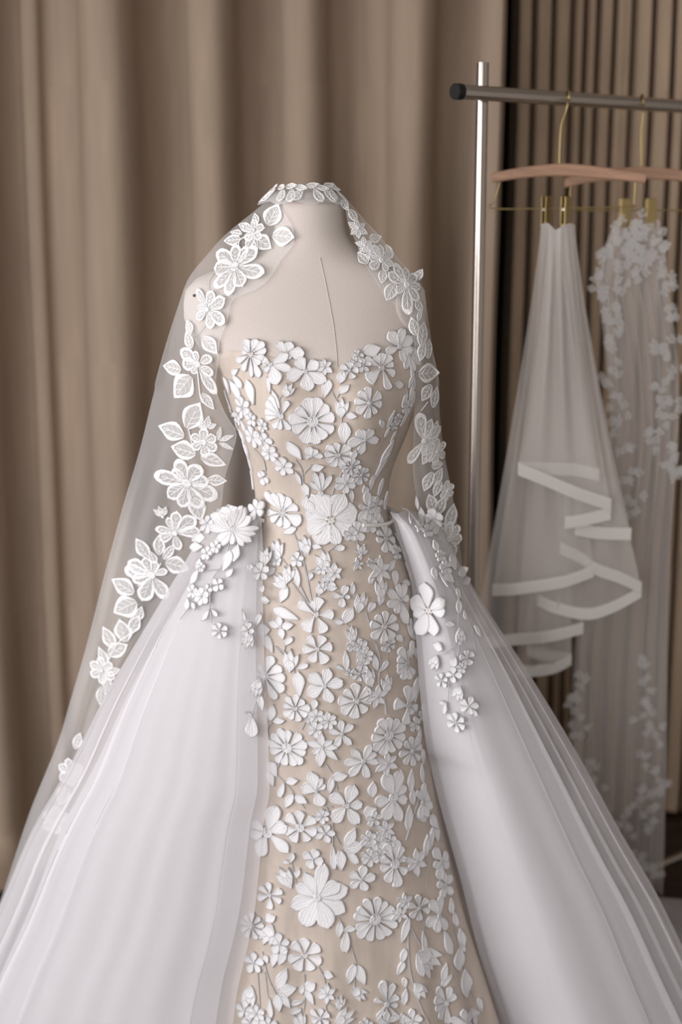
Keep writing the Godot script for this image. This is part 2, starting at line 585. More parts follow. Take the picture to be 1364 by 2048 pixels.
func make_materials() -> void:
	M.lace = mat(Color(0.885, 0.88, 0.885), 0.9)
	M.lace.heightmap_enabled = true
	M.lace.heightmap_texture = stitch_height()
	M.lace.heightmap_scale = 0.07
	M.hole = mat(Color(0.62, 0.55, 0.47), 1.0)
	M.satin = mat(Color(0.93, 0.93, 0.93), 0.6)
	M.satin.backlight_enabled = true
	M.satin.backlight = Color(0.4, 0.4, 0.4)
	M.lace_net = sheer(Color(0.93, 0.93, 0.93), 0.5)
	M.nude = mat(Color(0.80, 0.72, 0.63), 0.62)
	M.nude.albedo_color = Color.WHITE
	M.nude.albedo_texture = fleck(Color(0.74, 0.69, 0.645), 0.08, 256, 0.03, Vector2(1.0, 0.25), 3)
	M.nude.uv1_triplanar = true
	M.nude.uv1_scale = Vector3(4, 4, 4)
	M.linen = mat(Color.WHITE, 0.95)
	M.linen.albedo_texture = fleck(Color(0.775, 0.74, 0.712), 0.12, 256, 0.35, Vector2.ONE, 4)
	M.linen.uv1_triplanar = true
	M.linen.uv1_scale = Vector3(6, 6, 6)
	M.seam = mat(Color(0.74, 0.70, 0.66), 0.9)
	M.cap = mat(Color(0.72, 0.67, 0.62), 0.8)
	M.dark = mat(Color(0.22, 0.17, 0.12), 0.5)
	M.veil = sheer(Color(0.95, 0.95, 0.95), 0.23)
	M.tulle = sheer(Color(0.915, 0.905, 0.92), 0.5)
	M.underlay = mat(Color(0.89, 0.88, 0.89), 1.0)
	M.underlay.backlight_enabled = true
	M.underlay.backlight = Color(0.9, 0.9, 0.9)
	M.hung_tulle = sheer(Color(0.95, 0.93, 0.915), 0.36)
	M.ribbon = mat(Color(0.93, 0.92, 0.90), 0.5)
	M.ribbon.backlight_enabled = true
	M.ribbon.backlight = Color(0.6, 0.6, 0.6)
	M.motif = sheer(Color(0.93, 0.93, 0.93), 0.5)
	M.curtain = mat(Color.WHITE, 0.9)
	M.curtain.albedo_texture = fleck(Color(0.605, 0.535, 0.465), 0.07, 256, 0.05, Vector2(1.0, 0.12), 7)
	M.curtain.uv1_triplanar = true
	M.curtain.uv1_scale = Vector3(1.5, 1.5, 1.5)
	M.pleated = mat(Color.WHITE, 0.9)
	M.pleated.albedo_texture = fleck(Color(0.68, 0.595, 0.505), 0.07, 256, 0.05, Vector2(1.0, 0.12), 8)
	M.pleated.uv1_triplanar = true
	M.pleated.uv1_scale = Vector3(1.5, 1.5, 1.5)
	M.steel = mat(Color(0.72, 0.69, 0.66), 0.22, 1.0)
	M.rubber = mat(Color(0.03, 0.03, 0.03), 0.6)
	M.brass = mat(Color(0.72, 0.64, 0.45), 0.42, 1.0)
	M.wood = mat(Color.WHITE, 0.55)
	M.wood.albedo_texture = fleck(Color(0.70, 0.555, 0.46), 0.14, 256, 0.03, Vector2(0.25, 2.5), 11)
	M.wood.uv1_triplanar = true
	M.wood.uv1_scale = Vector3(5, 5, 5)
	M.planks = []
	for k in 4:
		var m := mat(Color.WHITE, 0.5)
		m.albedo_texture = fleck(Color(0.20, 0.13, 0.09) * (0.85 + 0.1 * k), 0.5, 128, 0.04, Vector2(0.3, 3.0), 20 + k)
		m.uv1_triplanar = true
		m.uv1_scale = Vector3(2, 2, 2)
		M.planks.append(m)
	M.subfloor = mat(Color(0.06, 0.045, 0.035), 0.9)
	M.wall = mat(Color(0.80, 0.78, 0.75), 0.95)
	M.back_wall = mat(Color(0.16, 0.12, 0.095), 0.9)
	M.ceiling = mat(Color(0.86, 0.85, 0.83), 0.95)
	M.frame = mat(Color(0.88, 0.87, 0.85), 0.6)
	M.pane = mat(Color(1, 1, 1, 0.06), 0.0)
	M.pane.transparency = BaseMaterial3D.TRANSPARENCY_ALPHA

# ------------------------------------------------------------------ the things

func _ready() -> void:
	rng.seed = 20
	var cam := Camera3D.new()
	cam.name = "camera"
	add_child(cam)
	cam.position = Vector3(0.04, 1.70, 2.60)
	cam.rotation = Vector3(-LOOK_DOWN, 0, 0)
	var lens := CameraAttributesPhysical.new()
	lens.frustum_focal_length = LENS
	lens.frustum_focus_distance = 2.52
	lens.exposure_aperture = 1.5
	cam.attributes = lens
	cam.fov = 39.60
	cam.current = true

	var env := Environment.new()
	env.background_mode = Environment.BG_SKY
	var sky := Sky.new()
	var air := ProceduralSkyMaterial.new()      # an overcast day
	air.sky_top_color = Color(0.80, 0.85, 0.92)
	air.sky_horizon_color = Color(0.90, 0.92, 0.95)
	air.ground_bottom_color = Color(0.45, 0.45, 0.45)
	air.ground_horizon_color = Color(0.75, 0.76, 0.78)
	sky.sky_material = air
	env.sky = sky
	env.background_energy_multiplier = 1.0
	env.tonemap_mode = Environment.TONE_MAPPER_LINEAR
	env.tonemap_exposure = 1.07
	env.sdfgi_enabled = true
	env.ssao_enabled = true
	env.ssil_enabled = true
	var we := WorldEnvironment.new()
	we.name = "environment"
	we.environment = env
	add_child(we)

	# daylight: what the overcast sky sends in through the two windows
	daylight("window_daylight", Vector3(-2.36, 1.45, 2.05), Vector3(0, -90, 0), Vector2(2.9, 1.7), 10.0)
	daylight("front_window_daylight", Vector3(-0.9, 1.55, 4.26), Vector3(0, 0, 0), Vector2(1.5, 1.5), 4.4)

	fill_profiles()
	make_materials()
	build_room()
	build_curtains()
	build_form()
	build_gown()
	build_overskirt()
	build_veil()
	build_rack()
	build_hanging_veils()


func daylight(called: String, at: Vector3, turn: Vector3, size: Vector2, energy: float) -> void:
	var l := AreaLight3D.new()
	l.name = called
	l.position = at
	l.rotation_degrees = turn
	l.area_size = size
	l.light_energy = energy
	l.light_color = Color(1.0, 0.988, 0.997)
	l.area_range = 12.0
	l.area_attenuation = 2.0
	l.shadow_enabled = true
	add_child(l)


func wall_with_window(called: String, lo: Vector3, hi: Vector3, along: int, open_lo: Vector2, open_hi: Vector2) -> void:
	# a wall with one opening; along is the axis it runs along (0 x, 2 z)
	var g := Shape.new()
	var spans := [[lo[along], open_lo.x, lo.y, hi.y], [open_hi.x, hi[along], lo.y, hi.y], [open_lo.x, open_hi.x, lo.y, open_lo.y], [open_lo.x, open_hi.x, open_hi.y, hi.y]]
	for s in spans:
		var a := lo
		var b := hi
		a[along] = s[0]
		b[along] = s[1]
		a.y = s[2]
		b.y = s[3]
		g.box(a, b)
	structure(called, g, M.wall)


func window(number: int, lo: Vector3, hi: Vector3, along: int) -> void:
	var fr := Shape.new()
	var w := 0.05
	for s in [[lo[along], lo[along] + w, lo.y, hi.y], [hi[along] - w, hi[along], lo.y, hi.y], [lo[along], hi[along], lo.y, lo.y + w], [lo[along], hi[along], hi.y - w, hi.y], [(lo[along] + hi[along] - w) / 2, (lo[along] + hi[along] + w) / 2, lo.y + w, hi.y - w]]:
		var a := lo
		var b := hi
		a[along] = s[0]
		b[along] = s[1]
		a.y = s[2]
		b.y = s[3]
		fr.box(a, b)
	var o := structure("window_%d" % number, fr, M.frame)
	for k in 2:
		var a := lo
		var b := hi
		var across := 2 - along
		var mid: float = (lo[along] + hi[along]) / 2
		a[along] = lo[along] + w if k == 0 else mid + w / 2
		b[along] = mid - w / 2 if k == 0 else hi[along] - w
		a.y += w
		b.y -= w
		a[across] = (lo[across] + hi[across]) / 2 - 0.003
		b[across] = a[across] + 0.006
		var p := Shape.new()
		p.box(a, b)
		part("pane", [p], [M.pane], o, false)


func build_room() -> void:
	var g := Shape.new()
	g.box(Vector3(-2.6, -0.12, -1.65), Vector3(3.0, -0.014, 4.5))
	var fl := structure("floor", g, M.subfloor)
	# oak boards run from side to side; laid where the camera can reach
	var z := -1.39
	var row := 0
	while z < 0.35:
		var x := -2.4 + 0.37 * (row % 3)
		while x < 2.75:
			var l := minf(rng.randf_range(0.9, 1.5), 2.79 - x)
			var b := Shape.new()
			b.slab(Vector3(x + 0.001, -0.014, z + 0.001), Vector3(x + l - 0.001, rng.randf_range(-0.0012, 0.0), z + 0.119), 0.002)
			part("plank", [b], [M.planks[rng.randi() % 4]], fl, false)
			x += l
		z += 0.12
		row += 1
	g = Shape.new()
	g.box(Vector3(-2.6, -0.014, 0.36), Vector3(3.0, -0.002, 4.5))
	structure("floor_front", g, M.planks[1])
	g = Shape.new()
	g.box(Vector3(-2.6, 2.8, -1.65), Vector3(3.0, 2.92, 4.5))
	structure("ceiling", g, M.ceiling)
	g = Shape.new()
	g.box(Vector3(-2.6, 0, -1.65), Vector3(3.0, 2.8, -1.5))
	structure("wall_back", g, M.back_wall)
	g = Shape.new()
	g.box(Vector3(2.8, 0, -1.5), Vector3(3.0, 2.8, 4.3))
	structure("wall_right", g, M.wall)
	wall_with_window("wall_left", Vector3(-2.6, 0, -1.5), Vector3(-2.4, 2.8, 4.3), 2, Vector2(0.55, 0.55), Vector2(3.55, 2.35))
	window(1, Vector3(-2.54, 0.55, 0.55), Vector3(-2.46, 2.35, 3.55), 2)
	wall_with_window("wall_front", Vector3(-2.6, 0, 4.3), Vector3(3.0, 2.8, 4.5), 0, Vector2(-1.7, 0.75), Vector2(-0.1, 2.35))
	window(2, Vector3(-1.7, 0.75, 4.36), Vector3(-0.1, 2.35, 4.44), 0)
	g = Shape.new()
	g.slab(Vector3(-2.4, 0, -1.5), Vector3(2.8, 0.09, -1.485), 0.003)
	structure("baseboard_back", g, M.back_wall)


func curtain(called: String, label: String, knots: Array, top: float, hem: float, swing: float, cloth: Material, spill := 0.0) -> void:
	# knots: [x, z] of the crests and hollows of the folds
	var p := PackedVector3Array()
	var rows := 30
	var line := PackedVector2Array()
	for i in knots.size() - 1:
		var a: Vector2 = knots[i]
		var b: Vector2 = knots[i + 1]
		for j in 10:
			var t := j / 10.0
			var e := 0.5 - 0.5 * cos(PI * t)
			line.append(Vector2(lerpf(a.x, b.x, lerpf(t, t + 0.10 * sin(TAU * t), 1.0)), lerpf(a.y, b.y, e)))
	line.append(knots[knots.size() - 1])
	for r in rows:
		var y := lerpf(top, 0.09, r / float(rows - 8)) if r <= rows - 8 else lerpf(0.09, hem, sin(PI / 2 * (r - rows + 8) / 7.0))
		var out := 0.0 if r <= rows - 8 else spill * (1.0 - cos(PI / 2 * (r - rows + 8) / 7.0))
		for i in line.size():
			var q := line[i]
			var s := swing * (0.010 * sin(q.x * 5.0 + y * 2.1) + 0.006 * sin(q.x * 13.0 + y * 4.3))
			p.append(Vector3(q.x + s, y, q.y + s * 0.6 + out))
	var g := Shape.new()
	g.grid(p, rows, line.size())
	# the turned hem, a doubled band along the bottom
	var h := PackedVector3Array()
	for k in [[rows - 1, 0.004], [rows - 1, -0.004], [rows - 5, -0.004]]:
		for i in line.size():
			h.append(p[k[0] * line.size() + i] + Vector3(0, k[1], k[1]))
	var o := thing(called, label, "curtain")
	part("cloth", [g], [cloth], o)
	var hm := Shape.new()
	hm.grid(h, 3, line.size())
	part("hem", [hm], [cloth], o)


func build_curtains() -> void:
	var wide := []
	for k in [[-2161, -1060], [-2040, -890], [-1918, -1060], [-1797, -900], [-1675, -1060], [-1554, -890], [-1433, -1060], [-1311, -900], [-1190, -1060], [-1080, -900], [-971, -1060], [-861, -900], [-764, -1060], [-728, -1030], [-673, -1065], [-519, -890], [-397, -1065], [-266, -890], [-163, -1050], [-45, -900], [62, -1035], [104, -1025], [220, -900], [319, -1050], [414, -900], [430, -950]]:
		wide.append(Vector2(k[0] * 0.001, k[1] * 0.001))
	curtain("curtain", "wide beige curtain in broad soft folds behind the dress form", wide, 2.78, 0.012, 0.4, M.curtain, 0.20)
	var tight := []
	var x := 0.484
	while x < 1.6:
		# each pleat: a deep narrow hollow, then a rounded face
		var front := -1.205 + rng.randf_range(-0.012, 0.012)
		var wide_ := rng.randf_range(0.008, 0.03)
		tight.append(Vector2(x, -1.275))
		tight.append(Vector2(x + 0.011, front))
		tight.append(Vector2(x + 0.011 + wide_, front + rng.randf_range(-0.006, 0.006)))
		x += 0.022 + wide_
	curtain("curtain", "tightly pleated beige curtain behind the clothes rack, ending above the dark floor", tight, 2.78, 0.012, 0.25, M.pleated)


func build_form() -> void:
	var o := thing("dress_form", "beige linen dress form with a headless neck, wearing the lace gown and veil", "mannequin")
	var g := Shape.new()
	var p := PackedVector3Array()
	var top := 1.7167
	var rows := 90
	for r in rows:
		var y := lerpf(top, 0.86, r / float(rows - 1))
		for k in 72:
			var q := body(TAU * k / 72, y, 0.0)
			if r == 0:
				q = Vector3(lerpf(q.x, -0.0145, 0.06), q.y, q.z * 0.94)
			p.append(q)
	g.grid(p, rows, 72, true)
	part("torso", [g], [M.linen], o)
	# neck block, domed a little
	g = Shape.new()
	p = PackedVector3Array()
	for r in 6:
		var t: float = [0.0, 0.4, 0.75, 0.92, 1.0, 1.0][r]
		for k in 48:
			var q := body(TAU * k / 48, top, -0.002)
			p.append(Vector3(lerpf(-0.0145, q.x, t), top + [0.006, 0.0055, 0.004, 0.0025, 0.0, -0.006][r], q.z * t))
	g.grid(p, 6, 48, true)
	part("neck_cap", [g], [M.cap], o)
	g = Shape.new()
	var pts := PackedVector3Array()
	for k in 48:
		pts.append(body(TAU * (k % 48) / 48, top - 0.003, 0.0008))
	pts.append(pts[0])
	g.tube(pts, 0.0016, 6, false)
	part("neck_piping", [g], [M.seam], o)
	g = Shape.new()
	var line := [[3, 1619], [12, 1581], [19, 1546], [27, 1503], [32, 1460], [35, 1422]]
	pts = PackedVector3Array()
	for i in line.size() - 1:
		for j in 8:
			var q := Vector2(line[i][0], line[i][1]).lerp(Vector2(line[i + 1][0], line[i + 1][1]), j / 8.0) * 0.001
			pts.append(Vector3(q.x, q.y, body_z(q.x, q.y) + 0.0001))
	g.tube(pts, 0.0010, 6)
	part("front_seam", [g], [M.seam], o)
	# covered plates where the arms would be, each with the bolt that holds it
	for s in [-1, 1]:
		g = Shape.new()
		p = PackedVector3Array()
		for r in 7:
			var t: float = [0.0, 0.4, 0.75, 0.92, 1.0, 1.0, 1.0][r]
			for k in 36:
				var a := TAU * k / 36
				p.append(body(s * (PI / 2 - 0.1 + 0.62 * sin(a) * t), 1.535 + 0.062 * cos(a) * t, [0.004, 0.004, 0.0036, 0.003, 0.002, 0.0, -0.004][r]))
		g.grid(p, 7, 36, true)
		var plate := part("arm_plate", [g], [M.linen], o)
		g = Shape.new()
		g.tube(PackedVector3Array([body(s * 1.12, 1.5515, 0.002), body(s * 1.12, 1.5515, 0.0062)]), 0.0026, 10)
		part("bolt", [g], [M.dark], plate)
	g = Shape.new()
	g.tube(PackedVector3Array([Vector3(0, 0.03, 0), Vector3(0, 0.9, 0)]), 0.016, 16)
	part("pole", [g], [M.steel], o)
	g = Shape.new()
	p = PackedVector3Array()
	for r in [[0.0, 0.034], [0.03, 0.034], [0.14, 0.022], [0.16, 0.012], [0.16, 0.0], [0.0, 0.0]]:
		for k in 32:
			p.append(Vector3(sin(TAU * k / 32) * r[0], r[1], cos(TAU * k / 32) * r[0]))
	g.grid(p, 6, 32, true)
	part("base", [g], [M.dark], o)


func neck_y(x: float) -> float:
	var n: Array = NECKLINE
	if x <= n[0][0] * 0.001:
		return n[0][1] * 0.001
	for i in n.size() - 1:
		if x * 1000.0 <= n[i + 1][0]:
			return 0.001 * lerpf(n[i][1], n[i + 1][1], (x * 1000.0 - n[i][0]) / (n[i + 1][0] - n[i][0]))
	return n[n.size() - 1][1] * 0.001


func build_gown() -> void:
	var o := thing("wedding_gown", "nude wedding gown covered in raised white corded lace flowers, with a sweetheart neckline", "wedding dress")
	var low := neck_y(-1.0)
	var waist := 1.15
	for piece in [["bodice", 0], ["skirt", 1]]:
		var g := Shape.new()
		var p := PackedVector3Array()
		var rows := 60 if piece[1] == 0 else 110
		var cols := 128
		for r in rows:
			var t := r / float(rows - 1)
			for k in cols:
				var a := TAU * k / cols - PI
				var top := waist
				if piece[1] == 0:
					var c := body_centre(1.32)
					top = neck_y(c.x + c.y * sin(a)) if cos(a) > 0 else low
				var y := lerpf(top, waist, t) if piece[1] == 0 else lerpf(waist, 0.012, t)
				p.append(body(a, y, 0.0012 if r == 0 and piece[1] == 0 else 0.0030))
		g.grid(p, rows, cols, true)
		part(piece[0], [g], [M.nude], o)
	sew(GOWN_LACE, o, "gown", "", "corded", 0.0285)


func skirt_panel(side: String, rows: int, shrink: float, inset_top: float, inset_low: float, deep: float, seed_: float, amp: float, whole: bool) -> Shape:
	var cols := 150 if whole else 110
	var last := PI if whole else PI * 0.62
	var g := Shape.new()
	var p := PackedVector3Array()
	for r in rows:
		var t := r / float(rows - 1)
		var y := lerpf(1.155, 0.012, t)
		var c := body_centre(y)
		var o := prof("skirt_outer_" + side, y)
		var i := prof("skirt_inner_" + side, y)
		var sg := -1.0 if side == "left" else 1.0
		i += sg * lerpf(inset_top, inset_low, t)
		var xo := c.x + (o - c.x) * shrink
		var first := asin(clampf((i - c.x) / (xo - c.x), 0.0, 0.98))
		var fold := (0.026 if not whole else 0.0) * smoothstep(0.0, 0.25, t)
		var a_mp := amp * (0.15 + 1.0 * smoothstep(0.0, 0.9, t))
		for k in cols:
			var u := k / float(cols - 1)
			var w := TAU * (7.0 * u + 0.45 * sin(7.0 * u + seed_) + 0.25 * sin(13.0 * u)) + seed_
			var w2 := TAU * 17.0 * u + seed_ * 2.3 + 0.5 * sin(4.0 * y + seed_)
			var hold := smoothstep(0.0, 0.06, u)
			var a := lerpf(first, last, u + hold * smoothstep(1.0, 0.9, u) * fold * sin(w + 0.9 + 0.5 * sin(3.0 * y + u * 9.0)))
			var x := c.x + (xo - c.x) * sin(a)
			var z := 0.0
			if a <= PI / 2:
				z = skirt_z(x, y, side) * lerpf(1.0, shrink, 0.5)
				if shrink < 1.0:
					z = minf(z, prof("skirt_front", y) * shrink * cos(a) + 0.02)
			else:
				z = prof("skirt_back", y) * shrink * cos(a)
			var n := Vector3(sin(a) * sg, 0, cos(a)).normalized()
			var d := hold * a_mp * (0.6 * sin(w) + 0.28 * sin(w2) + 0.2 * sin(w * 0.37 + 1.0)) - deep
			p.append(Vector3(x, y, z) + n * d)
	g.grid(p, rows, cols)
	return g


func build_overskirt() -> void:
	var o := thing("overskirt", "full white tulle overskirt open at the front over the lace gown", "overskirt")
	for side in ["left", "right"]:
		part("underlay", [skirt_panel(side, 70, 0.92 if side == "left" else 0.90, 0.014, 0.04 if side == "left" else 0.025, 0.009, 2.0 if side == "left" else 4.1, 0.003, true)], [M.underlay], o)
		part("tulle_layer", [skirt_panel(side, 90, 1.0, 0.0, 0.0, 0.0, 1.9 if side == "left" else 3.2, 0.005, false)], [M.tulle], o)
	# waistband of narrow ribbon round the back
	var pts := PackedVector3Array()
	for k in 41:
		pts.append(body(lerpf(0.62, TAU - 0.95, k / 40.0), 1.142 - 0.006 * sin(k * 0.3), 0.010))
	var g := Shape.new()
	g.tube(pts, 0.0035, 8)
	part("waistband", [g], [M.ribbon], o)
	sew(SKIRT_LEFT_LACE, o, "skirt", "left", "corded", 0.034)
	sew(SKIRT_RIGHT_LACE, o, "skirt", "right", "corded", 0.034)
	# the train, spread behind over the floor
	g = Shape.new()
	var p := PackedVector3Array()
	for r in 40:
		var v := r / 39.0
		for c in 60:
			var u := c / 59.0
			var x := lerpf(0.42, 1.5, u)
			var z := lerpf(-0.62, 0.25, v)
			var h := 0.20 * (1.0 - smoothstep(0.0, 1.0, u)) * sin(PI * clampf(v * 0.9 + 0.08, 0, 1)) + 0.012
			h += 0.012 * sin(x * 23.0 + z * 9.0) * sin(PI * v) + 0.006 * sin(z * 41.0 + x * 7.0)
			p.append(Vector3(x, maxf(h, 0.006), z))
	g.grid(p, 40, 60)
	part("train", [g], [M.tulle], o)


func build_veil() -> void:
	var o := thing("bridal_veil", "sheer white bridal veil edged with lace flowers, draped over the neck of the dress form", "veil")
	var top := prof_top()
	var g := Shape.new()
	var p := PackedVector3Array()
	var rows := 130
	var total := 0
	for r in rows:
		var t := r / float(rows - 1)
		var y := lerpf(top, 0.02, t)
		var zb := prof("veil_z_back", y)
		var zs := prof("veil_z_side", y)
		var row := PackedVector3Array()
		var half := []
		for side in ["left", "right"]:
			var e := prof("veil_edge_" + side, y)
			var s := prof("veil_side_" + side, y)
			var h := PackedVector3Array()
			for k in 26:
				var u := 1.0 - pow(1.0 - k / 25.0, 1.6)
				var x := lerpf(e, s, u)
				h.append(Vector3(x, y, veil_z(x, y, side) + 0.003 * sin(k * 1.1 + y * 6.0) * (1.0 - u) * smoothstep(0.0, 0.4, t)))
			var amp := 0.012 * smoothstep(0.05, 0.6, t)
			for k in range(1, 41):
				var a := PI / 2 * k / 40.0
				var cx := 0.5 * (prof("veil_side_left", y) + prof("veil_side_right", y))
				var f := amp * sin(a * 22.0 + (1.0 if side == "left" else 3.0)) * smoothstep(0.0, 0.12, a)
				h.append(Vector3(cx + (s - cx) * cos(a) - f * (0.5 if s > cx else -0.5), y, zs + (zb - zs) * sin(a) + f))
			half.append(h)
		var rev: PackedVector3Array = half[1]
		row.append_array(half[0])
		for k in range(rev.size() - 2, -1, -1):
			row.append(rev[k])
		total = row.size()
		p.append_array(row)
	g.grid(p, rows, total)
	part("tulle", [g], [M.veil], o)
	# fine rolled edge down both fronts
	for e in [0, total - 1]:
		var pts := PackedVector3Array()
		for r in rows:
			pts.append(p[r * total + e])
		g = Shape.new()
		g.tube(pts, 0.0005, 5)
		part("rolled_edge", [g], [M.veil], o)
	# the lace that lies over the neck block
	g = Shape.new()
	p = PackedVector3Array()
	var cx := -0.0145 - 0.012
	for r in 12:
		var t := r / 11.0
		for k in 64:
			var a := TAU * k / 64
			var sc := 1.0 + 0.05 * sin(a * 9.0) * t
			p.append(Vector3(cx + sin(a) * 0.082 * t * sc, 1.7167 + 0.027 * (1.0 - t * t) - smoothstep(0.7, 1.0, t) * (0.004 + 0.003 * sin(a * 9.0)), cos(a) * 0.074 * t * sc))
	g.grid(p, 12, 64, true)
	var band := part("neck_lace", [g], [M.lace_net], o)
	for k in 9:
		var a := -1.35 + 2.7 * k / 8.0
		var gg := Shape.new()
		var net := Shape.new()
		var n := Vector3(sin(a) * 0.75, 0.75, cos(a) * 0.75).normalized()
		var t := Vector3.UP.cross(n).normalized()
		var f := {"on": "air", "side": "", "c": Vector3(cx + sin(a) * 0.066, 1.7167 + 0.0105, cos(a) * 0.060), "n": n, "t": t, "b": n.cross(t), "lift": 0.0}
		open_petal(gg, net, f, Vector2(0.0, 0.014), PI + 0.5 * sin(k * 2.0), 0.0, 0.034, 0.021, 0, 0.001)
		open_petal(gg, net, f, Vector2(0.004, 0.018), PI / 2 + 0.4 * sin(k * 3.0), 0.0, 0.026, 0.014, 2, 0.0016)
		part("lace_leaf", [gg, net], [M.satin, M.lace_net], band)
	sew(VEIL_LEFT_LACE, o, "veil", "left", "open", 0.026)
	sew(VEIL_RIGHT_LACE, o, "veil", "right", "open", 0.026)


func prof_top() -> float:
	return 1.7167 + 0.004


func rod(called: String, a: Vector3, b: Vector3, r: float, m: Material, parent: Node) -> MeshInstance3D:
	var g := Shape.new()
	var d := (b - a).normalized()
	g.tube(PackedVector3Array([a, a + d * 0.001, b - d * 0.001, b]), r, 24)
	return part(called, [g], [m], parent)


func build_rack() -> void:
	var a := Vector3(0.275, 1.929, -0.320)
	var b := Vector3(0.810, 1.930, -0.730)
	var d := (b - a)
	d.y = 0
	d = d.normalized()
	a.y = (a.y + b.y) / 2
	var o := thing("clothes_rack", "polished steel clothes rack with a round rail, beside the dress form", "clothes rack")
	var far := a + d * 1.15
	rod("rail", a, far, 0.0145, M.steel, o)
	rod("end_cap", a - d * 0.014, a + d * 0.003, 0.0158, M.rubber, o)
	rod("end_cap", far - d * 0.003, far + d * 0.014, 0.0158, M.rubber, o)
	var side := Vector3(-d.z, 0, d.x)
	if side.z > 0:
		side = -side
	for t in [0.085, 1.06]:
		var at: Vector3 = a + d * t + side * 0.027
		rod("post", Vector3(at.x, 0.012, at.z), Vector3(at.x, a.y + 0.062, at.z), 0.0125, M.steel, o)
		rod("foot", Vector3(at.x, 0.016, at.z) + side * 0.16, Vector3(at.x, 0.016, at.z) - side * 0.16, 0.0125, M.steel, o)
	rod("base_bar", Vector3(a.x, 0.045, a.z) + d * 0.085 + side * 0.027, Vector3(a.x, 0.045, a.z) + d * 1.06 + side * 0.027, 0.011, M.steel, o)
	# hangers
	hanger("wooden clip hanger with a brass hook, hanging nearest the post and holding the ribbon-edged veil", [[358, 1767, -470], [416, 1777, -470], [468, 1782, -470], [510, 1783, -470], [563, 1780, -470], [626, 1773, -470], [679, 1766, -470]], [[498, 1791, -470], [498, 1834, -470], [500, 1875, -470], [509, 1903, -470], [512, 1920, -470]], [[374, 1757, -470], [365, 1722, -470], [361, 1704, -470], [513, 1705, -470], [652, 1708, -470], [658, 1717, -470], [659, 1761, -470]], [[473, 1697, -470], [514, 1697, -470]], 0.9, a, d)
	hanger("wooden clip hanger with a brass hook, second from the post and holding the lace-edged veil", [[531, 1759, -600], [575, 1769, -600], [629, 1776, -600], [700, 1780, -600], [761, 1777, -600], [816, 1769, -600], [871, 1757, -600]], [[697, 1789, -600], [695, 1840, -600], [694, 1871, -600], [696, 1898, -600], [697, 1911, -600]], [[545, 1759, -600], [544, 1731, -600], [555, 1702, -600], [709, 1701, -600], [852, 1701, -600], [860, 1717, -600], [858, 1763, -600]], [[665, 1694, -600], [722, 1694, -600]], 0.15, a, d)


func points(l: Array) -> PackedVector3Array:
	var p := PackedVector3Array()
	for q in l:
		p.append(Vector3(q[0], q[1], q[2]) * 0.001)
	return p


func smooth_line(c: PackedVector3Array, n: int) -> PackedVector3Array:
	var p := PackedVector3Array()
	for i in c.size() - 1:
		for j in n:
			p.append(c[i].cubic_interpolate(c[i + 1], c[maxi(i - 1, 0)], c[mini(i + 2, c.size() - 1)], j / float(n)))
	p.append(c[c.size() - 1])
	return p


func hanger(label: String, bar: Array, hook: Array, wire: Array, clips: Array, turned: float, rail: Vector3, along: Vector3) -> void:
	var o := thing("coat_hanger", label, "hanger", "wooden clip hangers on the rack")
	var c := smooth_line(points(bar), 6)
	var g := Shape.new()
	var p := PackedVector3Array()
	for i in c.size():
		var e := 1.0 - 0.25 * absf(2.0 * i / (c.size() - 1) - 1.0)
		var hh := 0.0135 * e
		for q in [[-0.7, 1.0], [0.7, 1.0], [1.0, 0.6], [1.0, -0.6], [0.7, -1.0], [-0.7, -1.0], [-1.0, -0.6], [-1.0, 0.6]]:
			p.append(c[i] + Vector3(0, q[1] * hh, q[0] * 0.006))
	g.grid(p, c.size(), 8, true)
	for e in [0, c.size() - 1]:
		var q := PackedVector3Array()
		for k in 8:
			q.append(c[e])
		for k in 8:
			q.append(p[e * 8 + k])
		g.grid(q, 2, 8, true)
	part("shoulder_bar", [g], [M.wood], o)
	# the hook: up from the bar and over the rail
	var h := points(hook)
	var on := rail + along * ((h[h.size() - 1].x - rail.x) / along.x)
	var r := 0.0185
	var pts := PackedVector3Array([h[0] - Vector3(0, 0.012, 0)])
	for q in h:
		pts.append(q)
	for k in 9:
		var t := lerpf(-0.2, PI * 1.15, k / 8.0)
		pts.append(Vector3(on.x + 0.004, rail.y + sin(t) * r, on.z + cos(t) * r))
	g = Shape.new()
	g.tube(smooth_line(pts, 4), 0.0022, 8)
	part("hook", [g], [M.brass], o)
	g = Shape.new()
	g.tube(smooth_line(points(wire), 4), 0.0016, 8)
	part("clip_rod", [g], [M.brass], o)
	for q in points(clips):
		# two leaves with the cloth between, round the rod
		var xf := Transform3D(Basis(Vector3.UP, turned), q)
		var s := Shape.new()
		for z in [[0.003, 0.0065], [-0.0065, -0.003]]:
			s.slab(Vector3(-0.011, -0.03, z[0]), Vector3(0.011, 0.032, z[1]), 0.001, xf)
		s.slab(Vector3(-0.011, -0.03, -0.004), Vector3(0.011, -0.025, 0.004), 0.001, xf)
		var cl := part("clip", [s], [M.brass], o, false)
		s = Shape.new()
		s.tube(PackedVector3Array([xf * Vector3(-0.0095, 0.005, 0), xf * Vector3(0.0095, 0.005, 0)]), 0.003, 8)
		part("spring", [s], [M.steel], cl)


